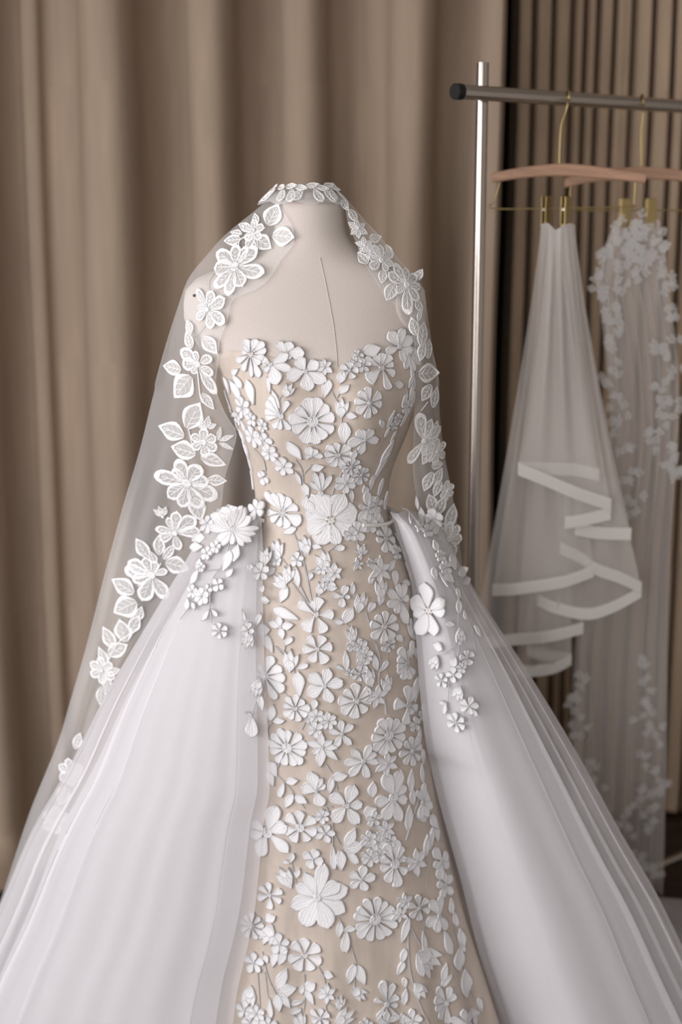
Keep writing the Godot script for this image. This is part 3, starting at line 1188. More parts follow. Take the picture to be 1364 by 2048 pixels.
func build_hanging_veils() -> void:
	var o := thing("hanging_veil", "layered tulle veil with white satin ribbon hems hanging from two brass clips", "veil", "veils on the rack")
	for q in PANELS:
		var a := smooth_line(points(q.top), 8)
		var b := smooth_line(points(q.hem), 8)
		var rows := 40
		var cols := 60
		var p := PackedVector3Array()
		for r in rows:
			var t := r / float(rows - 1)
			for c in cols:
				var u := c / float(cols - 1)
				var ta := a[mini(int(u * (a.size() - 1)), a.size() - 2)].lerp(a[mini(int(u * (a.size() - 1)) + 1, a.size() - 1)], fposmod(u * (a.size() - 1), 1.0) if u < 1.0 else 1.0)
				var tb := b[mini(int(u * (b.size() - 1)), b.size() - 2)].lerp(b[mini(int(u * (b.size() - 1)) + 1, b.size() - 1)], fposmod(u * (b.size() - 1), 1.0) if u < 1.0 else 1.0)
				var w := ta.lerp(tb, t)
				var spread := pow(t, 1.2)
				w.x = lerpf(ta.x, tb.x, spread)
				w.z = lerpf(ta.z, tb.z, spread) + 0.010 * sin(u * 21.0 + q.hem[0][0]) * sin(PI * t)
				p.append(w)
		var g := Shape.new()
		g.grid(p, rows, cols)
		var layer := part("tulle_layer", [g], [M.hung_tulle], o)
		if q.ribbon:
			var s := PackedVector3Array()
			for k in [[0.0135, 0.001], [-0.0135, 0.001], [-0.014, 0.0], [-0.0135, -0.001], [0.0135, -0.001]]:
				for c in cols:
					s.append(p[(rows - 1) * cols + c] + Vector3(0, k[0], k[1]))
			g = Shape.new()
			g.grid(s, 5, cols)
			part("satin_ribbon", [g], [M.ribbon], layer)
	# the lace-edged veil
	o = thing("hanging_veil", "long sheer veil with lace-flowered edges hanging from the rack down to the floor", "veil", "veils on the rack")
	var rowsv := [[1680, 653, 741], [1647, 632, 751], [1604, 617, 760], [1549, 609, 766], [1461, 624, 780], [1371, 637, 794], [1224, 657, 802], [1096, 650, 800], [932, 616, 801], [690, 590, 809], [441, 586, 818], [185, 583, 825], [82, 581, 826]]
	for layer in 2:
		var g := Shape.new()
		var p := PackedVector3Array()
		var n := 0
		for i in rowsv.size() - 1:
			for j in 6:
				var t := j / 6.0
				p.append_array(veil_row(rowsv[i], rowsv[i + 1], t, layer))
				n += 1
		p.append_array(veil_row(rowsv[rowsv.size() - 2], rowsv[rowsv.size() - 1], 1.0, layer))
		g.grid(p, n + 1, 90)
		part("tulle_layer", [g], [M.hung_tulle], o)
	for q in [[640, 1642], [625, 1605], [610, 1561], [619, 1518], [627, 1463], [636, 1408], [643, 1352], [651, 1296], [662, 1239], [676, 1171], [690, 1102], [703, 1050], [661, 1650], [683, 1667], [705, 1648], [730, 1635], [676, 1605], [697, 1615], [685, 1567], [719, 1594], [690, 1642], [663, 1615], [746, 1594], [754, 1539], [764, 1485], [774, 1419], [781, 1352], [775, 1285], [772, 1228], [786, 1182], [771, 1137], [792, 1131], [599, 614], [589, 553], [603, 491], [624, 403], [650, 346], [749, 663], [766, 602], [749, 540], [780, 491], [760, 416], [775, 340], [784, 276], [764, 186], [794, 140], [738, 314], [795, 378], [719, 263], [755, 1396], [760, 1307], [750, 1194], [650, 1550], [659, 1452]]:
		var g := Shape.new()
		var f := {"on": "air", "side": "", "c": Vector3(q[0] * 0.001, q[1] * 0.001, -0.6 + 0.032), "n": Vector3(0, 0, 1), "t": Vector3(1, 0, 0), "b": Vector3(0, 1, 0), "lift": 0.0}
		var turn := rng.randf() * TAU
		for d in 5:
			var off := Vector2(rng.randf_range(-0.024, 0.024), rng.randf_range(-0.032, 0.032)) * (0.0 if d == 0 else 1.0)
			for k in 5:
				corded_petal(g, f, off, turn + d + TAU * k / 5, 0.001, rng.randf_range(0.007, 0.015), 0.009, k % 3, 0.0012, 0.001 * d)
		part("lace_motif", [g], [M.motif], o)


func veil_row(a: Array, b: Array, t: float, layer: int) -> PackedVector3Array:
	var p := PackedVector3Array()
	var y := lerpf(a[0], b[0], t) * 0.001
	var l := lerpf(a[1], b[1], t) * 0.001
	var r := lerpf(a[2], b[2], t) * 0.001
	for c in 90:
		var u := c / 89.0
		var w := u * 48.0 + layer * 1.7 + 0.4 * sin(y * 3.0)
		var deep := clampf((1.72 - y) * 0.05, 0.002, 0.018)
		p.append(Vector3(lerpf(l, r, u) + 0.004 * sin(w + 1.0), maxf(y, 0.004), -0.6 + (0.02 if layer == 0 else -0.02) * minf(1.0, (1.75 - y) * 3.0) + deep * sin(w)))
	return p


const PANELS := [
	{"top": [[475, 1674, -450], [492, 1660, -450], [505, 1668, -450], [523, 1674, -460]], "hem": [[417, 1162, -380], [468, 1143, -370], [537, 1114, -365], [618, 1084, -380]], "ribbon": true},
	{"top": [[475, 1674, -450], [492, 1660, -450], [505, 1668, -450]], "hem": [[417, 1163, -385], [487, 1160, -395], [541, 1157, -395], [592, 1147, -390]], "ribbon": true},
	{"top": [[492, 1660, -450], [505, 1668, -450], [523, 1674, -460], [535, 1670, -470]], "hem": [[525, 1038, -410], [561, 1046, -400], [621, 1062, -395]], "ribbon": true},
	{"top": [[505, 1668, -450], [523, 1674, -460], [535, 1670, -470]], "hem": [[549, 1022, -420], [603, 1014, -415], [671, 1012, -415]], "ribbon": true},
	{"top": [[462, 1672, -460], [475, 1674, -450], [492, 1660, -450], [505, 1668, -450]], "hem": [[374, 882, -430], [422, 887, -420], [475, 896, -415], [531, 906, -415], [594, 928, -420]], "ribbon": true},
	{"top": [[505, 1668, -450], [523, 1674, -460], [535, 1670, -470]], "hem": [[521, 975, -440], [564, 956, -430], [599, 931, -425], [654, 910, -430], [704, 884, -440]], "ribbon": true},
	{"top": [[492, 1660, -450], [505, 1668, -450], [523, 1674, -460], [535, 1670, -470]], "hem": [[475, 853, -460], [516, 836, -450], [588, 823, -445], [648, 841, -445], [705, 876, -442]], "ribbon": true},
	{"top": [[462, 1672, -460], [475, 1674, -450], [492, 1660, -450], [505, 1668, -450], [523, 1674, -460]], "hem": [[338, 737, -490], [422, 755, -470], [485, 764, -460], [529, 775, -450], [582, 786, -460]], "ribbon": true},
	{"top": [[462, 1672, -460], [475, 1674, -450], [492, 1660, -450], [505, 1668, -450], [523, 1674, -460]], "hem": [[440, 670, -520], [473, 668, -510], [528, 676, -510], [567, 697, -510]], "ribbon": true},
	{"top": [[475, 1674, -450], [492, 1660, -450], [505, 1668, -450]], "hem": [[469, 709, -540], [511, 697, -540], [570, 691, -530]], "ribbon": true},
]

# ------------------------------------------------------------------ where the lace is sewn (front view of the cloth)

const GOWN_LACE := """
F -118 1452 1 2 340:299:45 15:299:50 45:328:45 75:299:45 105:271:45 132:271:45 152:470:30 178:428:26 212:371:35 244:342:40 285:185:60 315:200:60
F -82 1437 0 0 58:326:50 100:341:42 155:369:60 300:213:60 215:170:60
F -55 1457 0 0 22:199:80 318:241:60 92:298:70 150:128:80
F -22 1426 0 0 330:269:75 255:312:75 172:354:60 122:383:55 55:269:70
F 10 1433 2 0 357:150:49 56:149:49 124:169:52 177:162:48 236:150:48 304:170:52
F -89 1434 0 0 3:93:68 73:102:74 147:91:71 217:98:66 287:91:75
L -146 1419 240 201 60
L -161 1390 350 320 40
L -146 1386 325 434 42
L -142 1402 140 317 50
L -118 1384 160 472 40
L -166 1358 160 385 40
L -85 1401 158 326 25
F -132 1354 0 1 3:215:48 55:216:53 106:214:49 155:211:47 203:225:46 252:218:48 308:213:49
F -143 1332 0 0 24:130:69 89:140:67 162:143:68 236:146:66 303:130:73
F -116 1336 0 0 1:129:68 68:134:65 145:144:75 218:145:65 285:146:73
F -96 1326 0 0 359:137:61 63:122:57 119:119:59 184:123:55 235:120:63 298:122:56
F -161 1336 0 0 4:116:67 67:108:66 145:110:65 215:112:76 284:118:73
L -132 1320 150 247 50
L -149 1313 170 223 50
B -50 1394 30 162
S 12 -62 1384 -67 1374 -63 1349
F -62 1347 1 0 325:453:35 305:439:42 285:396:40 262:382:35 22:311:40 152:297:40 190:269:40 218:311:40
L -73 1379 335 382 25
F -8 1338 1 3 14:454:50 45:412:46 79:401:53 116:419:46 143:400:48 175:446:47 206:450:51 248:412:53 278:440:52 309:389:48 346:448:53
L 14 1396 15 326 60
L 39 1415 190 255 60
F 53 1427 1 0 8:165:79 83:169:75 155:166:72 230:173:70 302:173:77
F 64 1441 0 0 355:112:66 76:108:65 140:107:71 218:113:67 283:112:65
F 77 1436 0 0 3:131:63 74:149:60 147:133:62 214:149:63 287:141:55
F 68 1453 0 0 355:100:80 93:100:75 178:103:80 265:104:84
F 110 1430 1 2 12:285:55 42:314:55 78:271:50 115:314:50 170:442:40 238:414:55 300:342:50 335:257:50
L 94 1460 75 342 65
F 141 1463 0 0 330:316:60 12:316:50 65:316:60 110:287:60 255:259:50
F 157 1449 0 0 160:317:40 120:289:40 200:260:40
L 149 1444 160 288 45
L 170 1447 150 391 50
L 140 1398 280 201 70
L 161 1400 30 231 35
L 163 1380 10 391 25
L 150 1369 30 231 40
S 12 151 1396 155 1381 147 1360
F 88 1371 1 0 0:297:50 325:269:50 62:318:50 102:290:50 145:255:40 185:297:45 235:283:50 280:269:50
L 44 1396 45 240 55
B 39 1363 5 198
L 56 1348 100 198 65
S 12 22 1392 31 1375
S 12 32 1379 37 1389
S 12 41 1349 39 1322
F 154 1355 0 0 355:137:64 74:131:62 143:146:61 212:138:69 288:134:69
F 138 1336 0 0 2:85:74 68:89:74 143:97:66 219:87:66 287:90:70
F 132 1324 0 0 4:96:64 70:93:70 146:92:65 213:98:68 290:100:71
L 111 1330 330 200 50
L 126 1337 20 345 22
L 152 1337 30 421 18
L 166 1408 355 435 20
L 165 1365 8 349 22
F -114 1302 0 0 1:222:58 64:217:64 118:232:63 181:216:57 242:213:62 296:202:57
F -94 1298 0 0 23:175:69 90:188:63 165:173:64 240:175:67 306:179:60
L -129 1272 160 343 45
L -136 1296 150 321 45
L -122 1243 170 344 20
L -122 1209 175 349 20
F -85 1275 0 0 355:196:58 54:192:59 99:185:55 155:196:57 210:170:56 258:190:56 311:176:59
F -60 1251 0 0 9:194:64 72:184:57 128:195:65 193:187:59 253:183:59 305:180:60
S 12 -113 1279 -97 1261 -93 1239
F -98 1225 0 0 21:146:78 114:146:76 195:155:86 294:145:78
L -41 1282 150 437 42
S 12 -40 1267 -29 1247 -27 1220
L -35 1231 345 294 30
F -11 1272 0 0 340:198:75 30:167:70 80:188:60 270:125:80
S 12 -12 1258 -26 1240
L -1 1251 75 241 60
F 34 1275 1 2 355:256:48 44:285:52 76:255:48 124:251:52 161:269:54 197:268:47 235:245:49 276:246:54 317:285:52
L 61 1275 20 198 60
L 45 1316 180 413 50
F 80 1302 0 0 330:249:70 30:228:70 95:270:60 190:280:50 262:291:65
F 56 1251 1 0 2:195:54 48:197:50 91:197:50 135:179:53 179:176:47 228:182:49 271:202:49 313:188:46
F 74 1234 1 0 3:175:54 41:180:53 93:182:50 134:198:47 183:208:52 229:206:49 273:202:51 311:195:53
F 47 1221 0 0 358:187:64 61:168:61 117:194:62 178:195:61 238:193:64 303:195:62
S 12 44 1251 27 1213 23 1198
L 58 1196 170 254 30
F 4 1203 0 0 345:401:25 5:390:25 28:380:25 320:274:30
L -22 1207 350 295 50
L -22 1187 10 275 50
L -15 1178 340 275 60
F 21 1154 0 2 330:551:75 25:509:60 70:509:75 115:424:70 168:424:50 207:467:65 250:445:65 288:445:70
F -64 1164 1 1 335:405:50 0:384:50 30:352:50 62:341:50 110:416:55 150:320:50 190:277:50 265:384:35 232:298:50 312:533:35
L -52 1134 250 277 50
F 87 1171 0 0 350:299:50 35:235:60 220:299:50 170:235:50 280:192:50
F 87 1143 0 0 1:182:70 76:175:65 146:179:71 216:171:67 283:188:75
F 67 1133 0 0 1:176:75 75:189:64 147:193:71 211:196:65 287:177:68
F 55 1128 0 0 3:131:74 69:123:71 139:124:75 218:133:68 289:132:72
L 82 1205 340 213 60
L 93 1217 10 298 35
L 107 1243 20 574 20
L 118 1271 10 592 28
L 108 1203 15 386 25
L 117 1177 5 346 30
F 100 1173 0 0 359:170:55 75:193:58 146:177:61 219:174:61 285:180:55
L 102 1155 20 323 40
L 109 1145 350 259 40
F -112 1158 0 0 357:206:75 68:224:65 148:202:65 213:230:72 291:214:66
S 12 -45 1128 -37 1112 -35 1099
L 130 1302 20 232 25
L 119 1313 20 209 30
F 118 1112 1 2 8:273:54 58:263:53 108:297:48 164:283:53 211:291:47 269:253:52 315:261:46
B -73 1097 0 228
F -74 1078 0 0 358:103:75 73:104:75 140:101:75 220:110:75 283:114:72
S 12 -65 1082 -53 1067
S 16 -44 1128 -32 1099 -22 1059 -12 1003
B -23 1111 345 191
L -3 1108 100 179 60
F -38 1084 0 0 1:145:66 68:128:70 144:137:68 218:144:73 283:128:67
L -38 1054 350 382 30
B -53 1057 10 192
B -69 1041 305 192
L -62 1019 200 336 50
S 16 -48 1041 -29 1016 -12 998
S 12 -34 1040 -15 1000
B 9 1083 345 226
F 4 1069 0 0 357:107:67 73:103:68 146:114:67 214:114:67 283:100:74
S 12 -3 1070 -20 1062
F 26 1062 2 0 12:182:50 65:163:52 128:159:49 189:165:50 246:155:52 312:167:47
F 16 1046 2 0 357:161:53 59:173:50 116:163:51 180:166:46 239:168:47 295:151:48
B 4 1035 20 155
L 25 1034 80 179 50
L -14 1055 20 155 60
L 37 1105 80 179 70
S 12 28 1107 14 1097
S 12 -5 1024 -6 1015
B -95 1082 15 218
L -88 1056 50 313 50
L -98 1004 110 242 55
F -5 987 1 2 15:334:60 92:346:55 150:394:50 215:394:60 300:394:50 345:263:50
L -58 985 290 504 42
F -68 960 2 0 350:228:50 78:252:50 165:228:50 282:264:45
F -2 923 1 0 24:286:61 81:287:62 145:318:64 202:287:60 265:288:63 321:293:56
F 42 1019 0 0 20:203:60 280:179:60 180:191:60 95:131:60
L 60 1033 5 227 42
S 12 54 1019 66 1008
B 74 1006 20 204
L 93 996 30 204 70
S 12 83 990 89 970 95 966
L 53 985 30 335 60
L 34 973 280 203 50
S 12 42 974 57 959
B 59 949 355 168
F 59 927 0 0 3:101:75 68:103:71 139:105:74 211:107:73 289:100:67
F 74 927 0 0 355:137:64 57:137:58 121:148:64 177:135:55 240:146:63 295:136:56
F 81 910 0 0 19:157:58 83:158:63 137:158:64 204:135:55 257:147:59 315:151:62
F 74 1092 2 0 350:180:35 25:192:35 310:144:35 200:120:40 60:144:40
S 12 66 1123 70 1099
F 91 1075 0 0 1:85:71 73:79:69 140:79:73 214:83:68 288:80:72
F 68 1074 2 0 355:127:38 74:119:40 142:115:42 216:119:38 289:111:40
F 108 1059 2 0 11:268:35 70:252:38 131:276:38 189:258:34 248:257:34 307:265:34
L 130 1063 60 291 35
L 101 1077 80 181 50
L 94 1050 210 264 42
F 138 1082 1 0 358:168:68 75:172:68 147:155:65 220:151:64 291:150:72
S 12 149 1075 162 1052
L 162 1044 150 274 50
L 168 1021 170 274 40
L 160 1073 150 248 30
L 152 1098 160 322 28
B 110 1027 10 205
L 111 1008 200 253 45
S 12 105 1016 105 988
L 136 1040 10 292 60
L 155 1025 100 270 50
F 145 999 0 1 5:292:50 48:341:45 95:268:50 165:475:42 215:268:50 260:304:50 308:316:50
F 117 957 1 2 10:306:48 59:315:48 99:334:48 140:337:47 185:294:54 234:334:50 284:312:49 326:294:49
B 169 938 350 234
L 145 929 150 207 60
F 124 922 1 0 2:174:60 64:170:62 118:160:59 177:158:58 236:170:62 302:183:58
S 12 100 930 108 895
L 167 903 10 295 40
S 12 156 928 155 917
L -90 925 330 363 55
S 12 -78 922 -62 905
L -54 934 45 228 55
S 12 -60 925 -63 912
L -98 949 80 290 80
L 174 958 10 272 45
L 178 983 0 275 40
L 175 892 340 247 60
F -97 864 1 1 18:449:45 55:410:45 90:423:45 120:474:42 155:500:35 320:256:60 200:410:40 275:308:50
B -51 899 5 241
L -29 889 70 241 50
S 12 -45 884 -43 868
L -35 856 0 483 48
S 12 -76 922 -60 909
F 10 854 0 0 15:330:55 80:330:60 162:330:55 238:343:65 310:330:65
S 12 -62 837 -53 825
F -42 809 1 2 1:282:49 44:246:53 83:286:53 122:261:52 163:268:51 204:254:49 235:281:51 281:252:47 319:281:49
L -8 818 10 217 65
S 12 -15 806 -32 768
F -6 796 0 0 359:144:63 56:155:55 121:152:60 182:140:57 238:140:62 300:150:65
F 16 787 0 0 2:164:59 55:162:54 102:163:58 158:162:56 203:159:52 258:147:51 313:166:53
F -7 770 0 0 355:165:63 56:165:63 120:150:56 175:155:62 241:149:63 295:159:57
F -17 790 0 0 355:76:73 69:74:70 142:82:71 218:86:68 289:75:67
F 41 762 0 0 355:243:50 50:256:45 147:269:45 202:282:42 285:230:50
F 67 823 1 2 0:361:49 52:361:49 92:325:50 138:314:53 186:361:53 232:358:52 274:358:53 316:318:47
L 49 901 0 380 30
L 37 888 300 216 40
F 53 878 0 0 359:85:60 75:78:61 141:82:58 211:79:61 291:77:64
F 73 925 0 0 3:122:63 64:140:62 118:131:61 181:123:64 240:120:58 295:129:56
F 82 906 0 0 0:149:63 62:147:63 120:149:64 175:152:61 236:155:64 298:161:57
F 59 929 0 0 4:97:57 74:87:56 141:93:60 216:84:57 286:90:63
F 78 892 0 0 359:121:64 73:131:63 143:120:56 217:131:64 292:125:60
B 90 866 350 204
F 72 874 1 0 4:144:59 60:158:61 116:156:57 178:147:58 241:153:57 299:160:58
S 16 102 927 110 890 107 853 118 819 121 790
L 117 883 45 243 45
L 101 894 350 331 35
B 122 848 5 192
S 6 123 906 123 867
F 104 827 2 0 12:220:43 70:229:39 138:210:44 190:222:40 257:232:39 310:231:41
F 159 879 1 1 335:388:50 300:285:50 265:259:50 235:285:50 205:336:45 175:349:45 145:362:40 20:259:40
L 167 902 10 311 45
F 162 798 1 1 358:403:50 40:390:60 115:299:50 193:390:50 285:364:65 150:234:50
F 127 748 1 3 3:372:44 38:375:42 70:414:47 105:410:45 134:401:42 171:359:46 201:400:42 235:404:42 268:368:47 304:349:44 332:414:48
F -58 731 1 3 5:368:41 43:412:42 74:414:45 101:376:44 132:422:40 155:382:40 188:363:43 219:377:39 250:365:44 277:420:39 308:411:42 339:418:40
F 5 737 2 0 355:282:40 55:231:40 90:282:40 130:384:30 185:384:40 290:295:40 230:231:40
S 12 12 704 23 685
F 80 706 0 0 22:322:42 62:270:42 98:296:42 168:335:42 222:361:40 270:335:42 318:309:42
F 123 695 2 0 3:243:41 58:233:43 119:243:43 183:251:41 241:251:45 298:244:44
F 170 707 1 0 358:301:43 43:328:41 87:316:43 139:333:41 179:318:42 225:305:44 273:325:44 318:297:45
L -86 797 10 334 55
L -72 782 80 244 50
S 12 -85 776 -94 761 -85 730
L -85 687 330 310 75
S 12 -72 700 -78 685
F 175 756 0 0 357:149:60 68:153:61 140:157:59 220:148:60 287:151:59
L 184 728 10 369 30
L 177 822 15 471 45
F 191 769 0 0 358:157:61 72:160:59 145:161:56 217:159:63 284:163:58
L 192 686 5 291 40
L 190 656 0 371 30
L -69 650 200 315 45
L -49 668 80 242 60
L -55 629 205 329 45
L -33 633 120 271 60
S 12 -76 676 -50 649 -27 616
L -89 668 160 315 50
F -6 651 0 0 350:370:55 285:271:80 160:299:70 55:214:50 22:271:35
L 38 679 80 299 60
L 21 662 190 327 40
S 12 27 678 33 652
F 50 622 0 2 20:400:60 90:286:60 150:400:50 222:386:60 310:357:60
L 98 650 10 301 60
F 136 627 0 3 343:490:50 18:504:50 62:317:50 110:303:60 165:476:40 205:432:50 262:360:60
F -96 562 0 3 15:548:50 60:404:65 125:505:42 200:505:50 300:346:50 250:346:50
F -35 578 1 3 1:357:56 52:364:53 107:335:56 150:311:52 206:323:58 253:348:59 310:363:58
F 5 603 0 0 3:135:60 57:145:62 122:139:57 175:152:63 235:137:57 304:136:61
F 10 570 0 0 23:173:62 90:188:60 160:196:60 240:186:64 309:169:55
S 12 11 624 24 591 24 546
S 12 24 620 8 623
S 12 24 576 38 546
L 58 560 30 401 50
L 64 541 80 388 65
L 60 524 140 374 42
L 25 522 180 474 28
L 40 516 175 402 48
L 93 608 60 272 80
F 100 592 0 0 4:160:63 75:152:62 145:144:60 220:157:63 283:153:60
F 90 554 0 0 0:165:60 60:156:62 120:153:58 183:152:62 237:169:57 299:152:64
F 120 568 2 0 2:204:38 62:211:38 116:221:41 183:197:40 236:216:38 297:215:38
F 106 546 2 0 2:201:39 53:204:39 105:215:42 157:230:37 204:211:39 260:209:43 304:211:41
F 93 518 0 0 2:175:64 57:172:57 116:175:62 176:176:59 244:176:63 297:188:55
F 128 546 0 0 356:146:60 72:145:59 145:140:61 218:138:63 291:154:56
F 109 522 0 0 359:134:57 59:149:56 122:150:64 182:135:62 240:136:63 298:150:64
F 140 499 1 3 335:493:40 8:493:45 30:377:40 70:275:50 130:319:50 172:478:45 210:391:45 258:304:55 300:319:50
L -50 518 20 216 50
L -61 510 280 173 50
S 12 -54 519 -43 468
B -63 479 330 245
L -40 490 15 216 50
F -12 519 0 0 23:191:84 111:190:85 202:195:79 297:193:78
F -92 441 1 0 355:260:52 61:276:53 115:261:51 178:294:48 244:282:51 304:268:49
F -4 444 0 0 10:649:38 52:490:55 72:591:50 118:577:50 155:591:55 205:591:55 250:519:50 300:433:50 337:505:40
F 77 478 0 0 14:260:63 88:262:62 161:234:63 231:242:56 304:238:59
F 180 493 2 0 0:260:40 55:266:44 117:262:40 181:285:40 243:250:39 295:287:39
F 190 602 0 0 160:322:50 200:293:50 20:351:40 340:293:40 120:322:50
L 169 651 10 435 35
L 172 621 0 349 40
L 166 582 10 494 35
L 200 604 170 500 35
L 189 574 120 322 50
S 16 194 641 178 593 160 539
L 200 518 15 411 35
L 214 554 160 384 50
L 220 531 190 326 50
L 209 526 20 412 35
F 228 477 0 0 330:326:60 85:267:70 130:297:60 200:356:60 260:237:60
F 237 429 0 0 2:236:58 67:262:59 148:257:61 215:251:61 292:237:57
L 228 455 170 356 50
S 8 203 511 201 438
F 104 397 1 3 9:463:36 32:411:33 63:431:36 87:423:33 111:465:34 143:454:36 167:443:36 200:447:36 229:478:35 250:420:36 283:444:36 306:440:34 339:485:34
L -91 397 60 228 80
B -97 363 200 248
S 12 -111 391 -101 383
S 12 -86 370 -82 355
F -74 350 0 0 355:202:69 76:190:63 143:220:66 215:223:67 291:217:70
L -84 320 190 362 40
L -67 326 30 381 40
F -27 329 1 2 1:353:55 53:362:59 106:347:55 153:330:59 207:354:56 253:334:54 313:347:54
S 12 36 405 53 366 68 315
L 38 382 185 322 42
L 55 383 80 246 50
L 49 360 185 417 45
L 59 296 200 399 45
L 77 293 165 418 45
S 12 66 311 65 269
B 74 258 130 190
L -69 283 30 438 50
L -59 261 70 400 60
L -63 241 150 362 42
L -77 236 170 363 50
L -94 225 175 402 30
S 12 -107 328 -96 283 -77 243
S 12 -102 290 -96 241
L -100 317 150 172 60
S 12 -29 291 -29 236 -36 205
L -17 270 50 247 80
L -19 249 150 323 42
L -32 263 200 209 50
L -40 237 250 248 42
L -44 220 250 248 42
B -36 201 0 210
S 12 -2 309 9 288 11 254 13 207
L 17 297 100 190 80
F 13 261 2 0 0:200:45 62:183:44 122:177:46 183:203:45 241:203:47 303:188:42
F 0 213 1 0 3:192:62 57:217:61 120:205:58 184:208:64 236:189:57 298:223:56
S 12 13 246 34 231
B 39 244 20 152
B 47 215 60 236
F 126 233 1 0 350:496:35 20:420:30 60:267:50 110:229:50 150:420:30 185:458:30 220:343:30 300:267:40
F 186 406 1 0 0:281:48 57:251:46 120:267:48 180:264:52 237:252:53 301:276:49
L 197 339 0 461 25
F 224 380 0 0 340:367:50 20:348:50 150:348:50 250:309:60 200:309:50
S 8 197 384 195 324
B 207 306 130 327
L 188 300 170 461 35
L 203 285 170 385 30
L 156 321 200 287 50
F 158 424 2 0 0:177:41 64:180:40 122:180:39 175:190:40 243:175:42 303:172:42
F 148 403 2 0 355:173:42 62:163:39 116:180:41 182:169:40 244:182:42 301:180:39
L 160 370 200 496 30
S 12 168 376 188 334
S 16 164 365 168 296 184 232 203 186
L 151 297 30 286 50
L 158 269 0 210 60
L 158 242 10 325 40
B 190 252 150 211
L 235 272 20 368 40
L 239 255 240 349 40
F 239 211 1 0 330:426:40 300:349:50 260:310:50 220:349:40 180:426:35 20:349:40 60:271:50
L 244 324 170 505 42
F 172 196 0 0 358:218:62 74:215:59 140:218:64 216:201:63 284:197:61
L 155 199 0 249 60
L 269 319 350 392 50
L 267 282 20 430 70
L 281 231 10 549 55
L 257 358 180 313 50
L 297 168 290 334 50
L 307 178 350 296 50
L 302 151 200 256 50
L 249 387 190 293 50
F 276 168 0 0 359:261:55 76:241:60 139:245:60 220:237:56 291:268:60
S 12 257 372 261 335 285 243 306 182
L 271 301 150 235 50
F -127 374 1 1 0:301:40 39:279:38 77:276:37 119:296:42 156:276:42 204:274:38 243:273:41 284:271:39 320:262:40
F -123 305 0 0 0:205:62 73:211:63 140:196:58 212:222:63 291:204:63
B -133 237 190 250
F -141 211 0 0 4:198:63 73:174:58 141:191:61 220:182:65 284:199:58
F -119 209 0 0 0:174:56 60:175:58 115:173:58 176:163:61 239:167:56 297:173:59
S 12 -117 295 -110 196
F -131 188 0 0 356:180:60 70:184:60 140:170:58 219:179:56 284:176:60
F -96 192 0 0 358:169:57 71:172:64 145:172:56 216:172:62 286:183:62
F 126 199 0 0 2:204:64 68:201:60 145:172:56 218:184:65 292:189:61
F 87 198 0 0 0:132:63 76:128:59 142:122:57 212:137:57 288:142:59
"""

const SKIRT_LEFT_LACE := """
F -168 1147 0 0 4:151:78 68:148:79 146:162:76 211:146:78 288:144:75
F -186 1142 0 0 1:151:65 75:147:73 139:168:70 214:150:74 287:160:68
F -206 1124 0 0 356:167:67 74:183:73 141:168:75 215:175:65 290:171:67
F -153 1128 0 1 345:342:55 10:356:40 30:356:40 55:399:40 82:555:20 98:527:20 112:513:24 128:427:26 160:285:40 200:328:40 230:370:40 262:527:24 284:584:36 308:470:50 328:399:50
F -111 1164 0 0 350:186:60 50:214:70 110:186:70 200:186:70 270:171:70
L -226 1103 250 293 60
L -225 1086 250 333 50
S 14 -160 1105 -171 1070 -189 1044 -195 1019 -196 994 -193 964
L -149 1092 10 341 50
L -163 1075 20 412 50
L -159 1056 40 227 50
S 12 -145 1108 -152 1085
F -180 1033 0 0 29:126:78 118:132:78 206:141:80 298:136:75
F -211 1008 0 0 357:165:70 63:168:69 121:177:68 181:165:65 235:156:69 297:171:73
F -229 1013 0 0 359:132:68 68:135:71 141:124:74 211:135:66 291:128:66
F -201 1020 0 0 357:111:71 74:119:67 144:118:67 219:108:71 287:113:74
L -238 991 0 244 50
L -226 989 140 172 50
S 8 -238 981 -253 962
L -203 977 35 286 35
L -187 983 130 185 50
F -178 952 1 0 356:161:70 61:180:62 118:171:68 180:156:64 242:179:61 298:180:67
L -224 1039 25 345 40
L -217 1062 10 230 50
F -212 1057 0 0 1:93:70 71:99:70 139:104:69 212:101:68 284:100:65
F -202 1082 0 0 4:136:67 76:136:65 146:124:68 216:138:75 291:127:71
F -184 1096 0 0 356:138:69 73:124:70 143:123:72 220:139:75 283:137:71
S 8 -179 1059 -204 1053
B -97 1084 5 185
F -107 1057 0 0 359:169:69 67:165:74 142:164:66 220:174:65 289:173:70
L -97 1009 110 199 50
L -103 1028 10 156 60
F -130 956 0 0 15:138:80 108:123:76 203:132:80 291:130:83
B -128 935 200 170
S 12 -118 964 -128 939
L -110 974 20 227 50
L -125 1065 160 170 60
L -137 982 170 241 30
B -114 849 200 191
S 12 -111 833 -120 810 -123 791
L -123 776 180 383 65
L -129 802 300 153 40
L -106 822 175 331 35
"""

